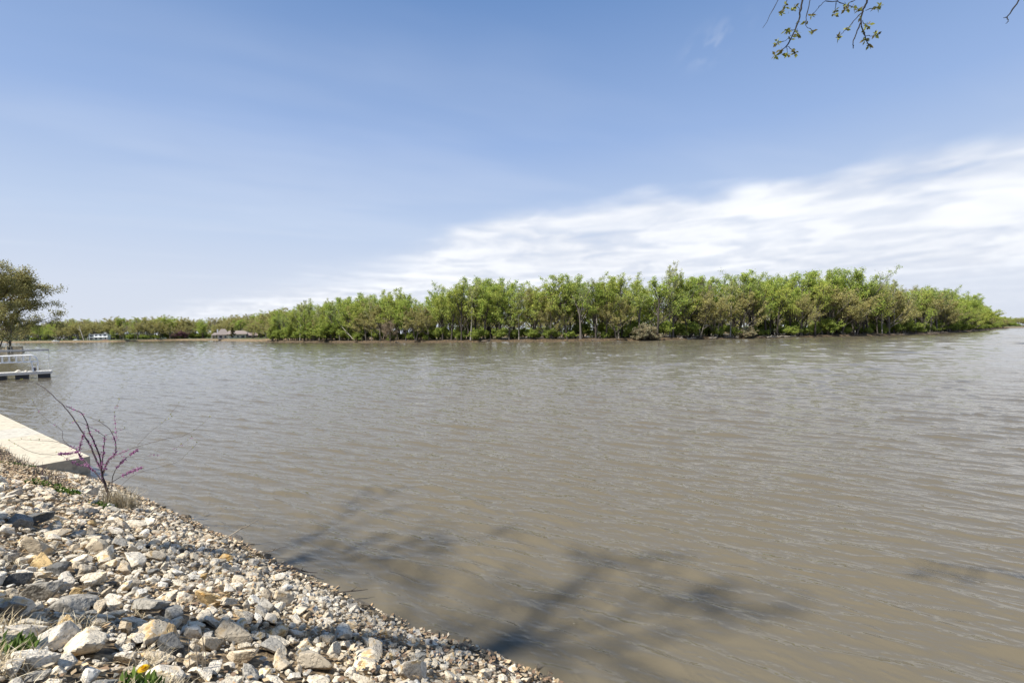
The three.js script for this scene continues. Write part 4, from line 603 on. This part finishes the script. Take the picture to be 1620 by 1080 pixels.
  limb('limb', [[4.6, 6.9, 2.9], [4.4, 8.2, 1.2], [3.9, 9.2, -1.2], [3.5, 9.0, -3.2], [3.36, 8.1, -4.2], [3.36, 7.17, -4.3]], 0.11, 0.011);
  limb('limb', [[3.6, 9.1, -2.9], [3.1, 8.7, -3.9], [2.95, 8.0, -4.4], [2.9, 7.32, -4.5]], 0.035, 0.011);
  limb('limb', [[4.1, 9.0, -0.6], [4.9, 9.0, -2.4], [4.8, 8.0, -3.7], [4.5, 6.9, -4.0]], 0.04, 0.009);
  for (const p of [[[2.95, 8.0, -4.4], [2.76, 7.7, -4.6], [2.74, 7.37, -4.6]], [[2.95, 8.0, -4.4], [2.85, 7.8, -4.6], [2.82, 7.37, -4.6]], [[3.05, 8.6, -4.0], [2.95, 7.8, -4.35], [2.93, 7.22, -4.4]], [[3.4, 8.5, -3.9], [3.3, 7.8, -4.3], [3.25, 7.25, -4.4]]]) limb('limb', p, 0.012, 0.005);
  const crown = grow(2303, { height: 15, trunk: 0.7, thick: 0.008, clear: 0.55, limb: 0.3, levels: 4, kids: [7, 5, 4, 3], angle: [0.6, 0.6, 0.65, 0.7], ratio: 0.5, rise: 0.07, wiggle: 0.15, leaves: 5, leaf: 0.07, fluff: 0.1, color: LIME, color2: OLIVE, lean: V(0.15, 0, 0.25), minR: 0.005 });
  const up = part('upper_limbs', crown.wood, woodMat, t), cr = part('crown', crown.crown, leafMat, t);
  const lf = new MB();
  lines.forEach(([r0, r1, pts], k) => {
    const q = strand(pts, 500 + k, 0.006).map(v => v.sub(O)); new MB().tube(q, q.map((v, i) => lerp(r0, r1, i / (q.length - 1)) * 0.9 + (i % 4 === 2 ? 0.0012 : 0)), 6, [0.045, 0.038, 0.034]).mesh('twig', woodMat, t);
    const cl = (p, n, R) => { for (let m = 0; m < n; m++) { const A = V(gauss(r), gauss(r) * 0.8 - 0.15, gauss(r)).normalize(), s = 0.028 + 0.026 * r(), B = V(gauss(r), gauss(r), gauss(r)).cross(A).normalize().multiplyScalar(s * 0.26), v = 0.7 + 0.6 * r(); lf.leaf(p.clone().add(V(gauss(r), gauss(r), gauss(r)).multiplyScalar(R)), A.multiplyScalar(s), B, r() < 0.6 ? [0.26 * v, 0.27 * v, 0.05 * v] : [0.16 * v, 0.13 * v, 0.04 * v]); } };
    if (k === 1 || k === 8 || k > 19) return; const e = q[q.length - 1]; cl(e, 12, 0.014); if (k === 0 || k === 6) { cl(q[q.length - 3], 9, 0.015); for (const f of [0.5, 0.7]) cl(q[Math.floor(q.length * f)], 4, 0.012); } else if (r() < 0.7) cl(q[Math.floor(q.length * 0.6)], 7, 0.012);
  });
  lf.mesh('young_leaves', leafMat, t);
}

// ---------------------------------------------------------------- leaf litter, dry grass, green tufts, dandelion, sticks
{
  const r = rng(4321), lit = new MB(), BR = [[0.32, 0.22, 0.12], [0.44, 0.33, 0.20], [0.20, 0.13, 0.08], [0.5, 0.42, 0.3]];
  const put = (u, s, lift) => { const [x, z] = fromUS(u, s), y = bankY(u, s) + lift, a = r() * 6.283, L = 0.03 + 0.05 * r(), tl = gauss(r) * 0.5, A = V(Math.cos(a) * L, gauss(r) * 0.02 + tl * L * 0.5, Math.sin(a) * L), B = V(-Math.sin(a), gauss(r) * 0.5, Math.cos(a)).normalize().multiplyScalar(L * 0.3), c = BR[Math.floor(r() * 4)], v = 0.7 + 0.6 * r(); lit.leaf(V(x, y, z), A, B, c.map(q => q * v)); };
  for (let k = 0; k < 16000; k++) { const u = lerp(-1, 20, r()), s = lerp(0.1, 5, r()), d = fbm(u * 0.9 + 31, s * 0.9 + 8, 4); if (u > 16 && s < 1.4) continue; if (r() > smooth(0.36, 0.66, d) + mould(u, s) + (s > 4 ? 0.4 : 0)) continue; put(u, s, 0.01 + 0.07 * r()); }
  for (let k = 0; k < 16000; k++) { const u = lerp(12, 24, r()), s = lerp(1.0, 3.2, r()); if (r() < mould(u, s)) put(u, s, 0.01 + 0.06 * r()); }
  for (let k = 0; k < 1500; k++) { const u = lerp(-1, 16, r()), s = gauss(r) * 0.12 + 0.04; put(u, s, 0.02 + 0.04 * r()); }
  const l = lit.mesh('leaf_litter', dryMat); tag(l, 'dry brown fallen leaves caught between the bank stones', 'leaves', null, 'stuff'); scene.add(l);
  const straw = new MB(), blade = (x, y, z, h, dx, dz, w, c) => { const m = V(x + dx * 0.4, y + h * 0.7, z + dz * 0.4), e = V(x + dx, y + h, z + dz), p = V(-dz, 0, dx); if (p.lengthSq() < 1e-8) p.set(1, 0, 0); p.normalize().multiplyScalar(w); straw.quad4(V(x - p.x, y, z - p.z), V(x + p.x, y, z + p.z), V(m.x + p.x * 0.7, m.y, m.z + p.z * 0.7), V(m.x - p.x * 0.7, m.y, m.z - p.z * 0.7), c).tri3(V(m.x - p.x * 0.7, m.y, m.z - p.z * 0.7), V(m.x + p.x * 0.7, m.y, m.z + p.z * 0.7), e, c); };
  const tuft = (u, s, R, n, h, cols, flat) => { for (let k = 0; k < n; k++) { const uu = u + gauss(r) * R, ss = s + gauss(r) * R, [x, z] = fromUS(uu, ss), a = r() * 6.283, q = h * (0.4 + 0.8 * r()), f = flat * (0.3 + r()); const v = 0.7 + 0.6 * r(), c = cols[Math.floor(r() * cols.length)].map(e => e * v); blade(x, bankY(uu, ss) + 0.005, z, q * Math.cos(f), Math.cos(a) * q * Math.sin(f), Math.sin(a) * q * Math.sin(f), 0.0022 + 0.002 * r(), c); } };
  const DRY = [[0.46, 0.38, 0.24], [0.36, 0.29, 0.18], [0.55, 0.48, 0.34]], GRN = [[0.09, 0.16, 0.025], [0.13, 0.20, 0.035], [0.07, 0.12, 0.02]];
  for (let k = 0; k < 26; k++) tuft(lerp(2.6, 4.8, r()), lerp(3.15, 4.4, r()), 0.13, 90, 0.16, DRY, 1.35);
  for (let k = 0; k < 16; k++) tuft(lerp(2, 12, r()), lerp(1.2, 3.8, r()), 0.08, 26, 0.13, DRY, 1.1);
  for (let k = 0; k < 14; k++) tuft(11.55 + gauss(r) * 0.35, 0.95 + gauss(r) * 0.22, 0.1, 50, 0.42, DRY, 0.7);
  for (let k = 0; k < 30; k++) tuft(lerp(-1, 30, r()), lerp(4.7, 5.4, r()), 0.3, 60, 0.14, [...DRY, ...GRN], 1.0);
  const dg = straw.mesh('dry_grass', dryMat); tag(dg, 'dry straw grass between stones and at the bank top', 'grass', null, 'stuff'); scene.add(dg);
  // green tufts, each its own clump
  const clump = (u, s, R, n, label) => { const [x, z] = fromUS(u, s), o = new MB(), y0 = bankY(u, s); for (let k = 0; k < n; k++) { const a = r() * 6.283, q = R * Math.sqrt(r()), L = 0.05 + 0.09 * r(), p = V(Math.cos(a) * q, 0.0, Math.sin(a) * q), A = V(gauss(r) * 0.8, 0.8, gauss(r) * 0.8).normalize().multiplyScalar(L), B = V(gauss(r), 0, gauss(r)).cross(A).normalize().multiplyScalar(L * 0.18), v = 0.7 + 0.6 * r(), c = GRN[Math.floor(r() * 3)]; p.y = bankY(...toUS(x + p.x, z + p.z)) - y0 - 0.005; o.leaf(p, A, B, c.map(e => e * v)); } const m = o.mesh(numbered('weed_clump'), leafMat); m.position.set(x, y0, z); tag(m, label, 'weeds', 'green weed clumps on the bank'); scene.add(m); };
  clump(11.5, 1.3, 0.2, 160, 'green weeds around the foot of the flowering sapling'); clump(16.2, 1.6, 0.3, 260, 'green weed patch against the dead stems beside the walkway'); clump(12.65, 1.54, 0.18, 150, 'small green weed clump nearest the flowering sapling'); clump(13.2, 1.75, 0.26, 220, 'wide green weed patch between leaf litter and pale stones'); clump(4.32, 3.73, 0.10, 120, 'green grass clump at the top of the bank beside pale slabs'); clump(3.6, 3.3, 0.10, 90, 'green leaves around the dandelion');
  { const u = 3.58, s = 3.28, [x, z] = fromUS(u, s), d = thing('dandelion', 'yellow dandelion flower among dry grass and pale stones', 'flower', [x, bankY(u, s), z]);
    new MB().tube([V(0, -0.03, 0), V(0.01, 0.09, 0), V(0.0, 0.17, 0.01)], [0.003, 0.0025, 0.0025], 5, [0.2, 0.2, 0.08]).mesh('stem', paintMat, d);
    const hd = new MB(); for (let ring = 0; ring < 5; ring++) for (let k = 0; k < 26 - ring * 4; k++) { const a = k / (26 - ring * 4) * 6.283 + ring, el = ring * 0.3, L = 0.038 - ring * 0.004; hd.leaf(V(0, 0.172 + ring * 0.001, 0.01), V(Math.cos(a) * Math.cos(el) * L, Math.sin(el) * L + 0.002, Math.sin(a) * Math.cos(el) * L), V(-Math.sin(a) * 0.004, 0, Math.cos(a) * 0.004), [0.80, 0.56, 0.01]); } hd.mesh('flower_head', leafMat, d);
    const lv = new MB(); for (let k = 0; k < 7; k++) { const a = k * 0.9 + 0.3; lv.leaf(V(0, 0.005, 0), V(Math.cos(a) * 0.1, 0.03, Math.sin(a) * 0.1), V(-Math.sin(a) * 0.014, 0, Math.cos(a) * 0.014), [0.08, 0.15, 0.025]); } lv.mesh('leaves', leafMat, d); }
  // brown dead stems standing in the litter beside the walkway
  const br = new MB(); for (let k = 0; k < 420; k++) { const u = lerp(13, 24, r()), s = 1.5 + gauss(r) * 0.22, [x, z] = fromUS(u, s), h = 0.12 + 0.2 * r(), y = bankY(u, s) - 0.02, dx = gauss(r) * 0.12, dz = gauss(r) * 0.12, c = [0.085, 0.068, 0.06].map(e => e * (0.7 + 0.7 * r())); br.tube([V(x, y, z), V(x + dx * 0.4, y + h * 0.6, z + dz * 0.4), V(x + dx, y + h, z + dz)], [0.005, 0.004, 0.002], 4, c, false); }
  const bm = br.mesh('dead_stems', dryMat); tag(bm, 'dark dead stems along the landward edge of the walkway', 'stems', null, 'stuff'); scene.add(bm);
  // single sticks
  const stick = (u, s, L, turn, tilt, R, label, c) => { const [x, z] = fromUS(u, s), m = new MB(), q = []; for (let k = 0; k <= 4; k++) q.push(V(k / 4 * L, k / 4 * L * tilt + gauss(r) * 0.012, gauss(r) * 0.03 * L)); m.tube(q, [R, R * 0.9, R * 0.8, R * 0.6, R * 0.3], 6, c); m.tube([q[2], q[2].clone().add(V(L * 0.2, L * 0.16, L * 0.1))], [R * 0.6, R * 0.2], 5, c); const o = m.mesh(numbered('stick'), woodMat); o.position.set(x, bankY(u, s) + 0.05, z); o.rotation.y = turn; tag(o, label, 'stick', 'sticks along the water edge'); scene.add(o); };
  stick(9.05, 0.28, 0.55, 0.4, 0.5, 0.012, 'pale forked stick poking up from stones at the water edge', [0.4, 0.34, 0.26]); stick(7.4, 0.05, 0.8, -0.5, 0.12, 0.016, 'dark wet branch lying along the waterline below the pale stick', [0.05, 0.04, 0.035]); stick(5.9, 0.22, 0.5, 0.1, 0.06, 0.010, 'thin dark stick lying flat on white stones', [0.07, 0.055, 0.045]); stick(3.0, 0.3, 0.45, -0.9, 0.25, 0.014, 'dark broken stick wedged where the bank meets the water', [0.06, 0.05, 0.045]); stick(8.2, 0.1, 0.6, -0.2, 0.3, 0.008, 'curved dry twig arching over the waterline stones', [0.25, 0.2, 0.15]);
  // thin dry stems near the camera
  const st = thing('dead_weed', 'upright dry weed stalks rising from stones at the bank top', 'weed', [fromUS(3.75, 2.88)[0], bankY(3.75, 2.88), fromUS(3.75, 2.88)[1]]); for (let k = 0; k < 6; k++) { const x = gauss(r) * 0.09, z = gauss(r) * 0.06; new MB().tube([V(x, -0.03, z), V(x + gauss(r) * 0.03, 0.14, z), V(x + gauss(r) * 0.05, 0.24 + 0.1 * r(), z + gauss(r) * 0.03)], [0.003, 0.0025, 0.0015], 5, [0.24, 0.2, 0.15]).mesh('stalk', dryMat, st); }
}

renderer.render(scene, camera);
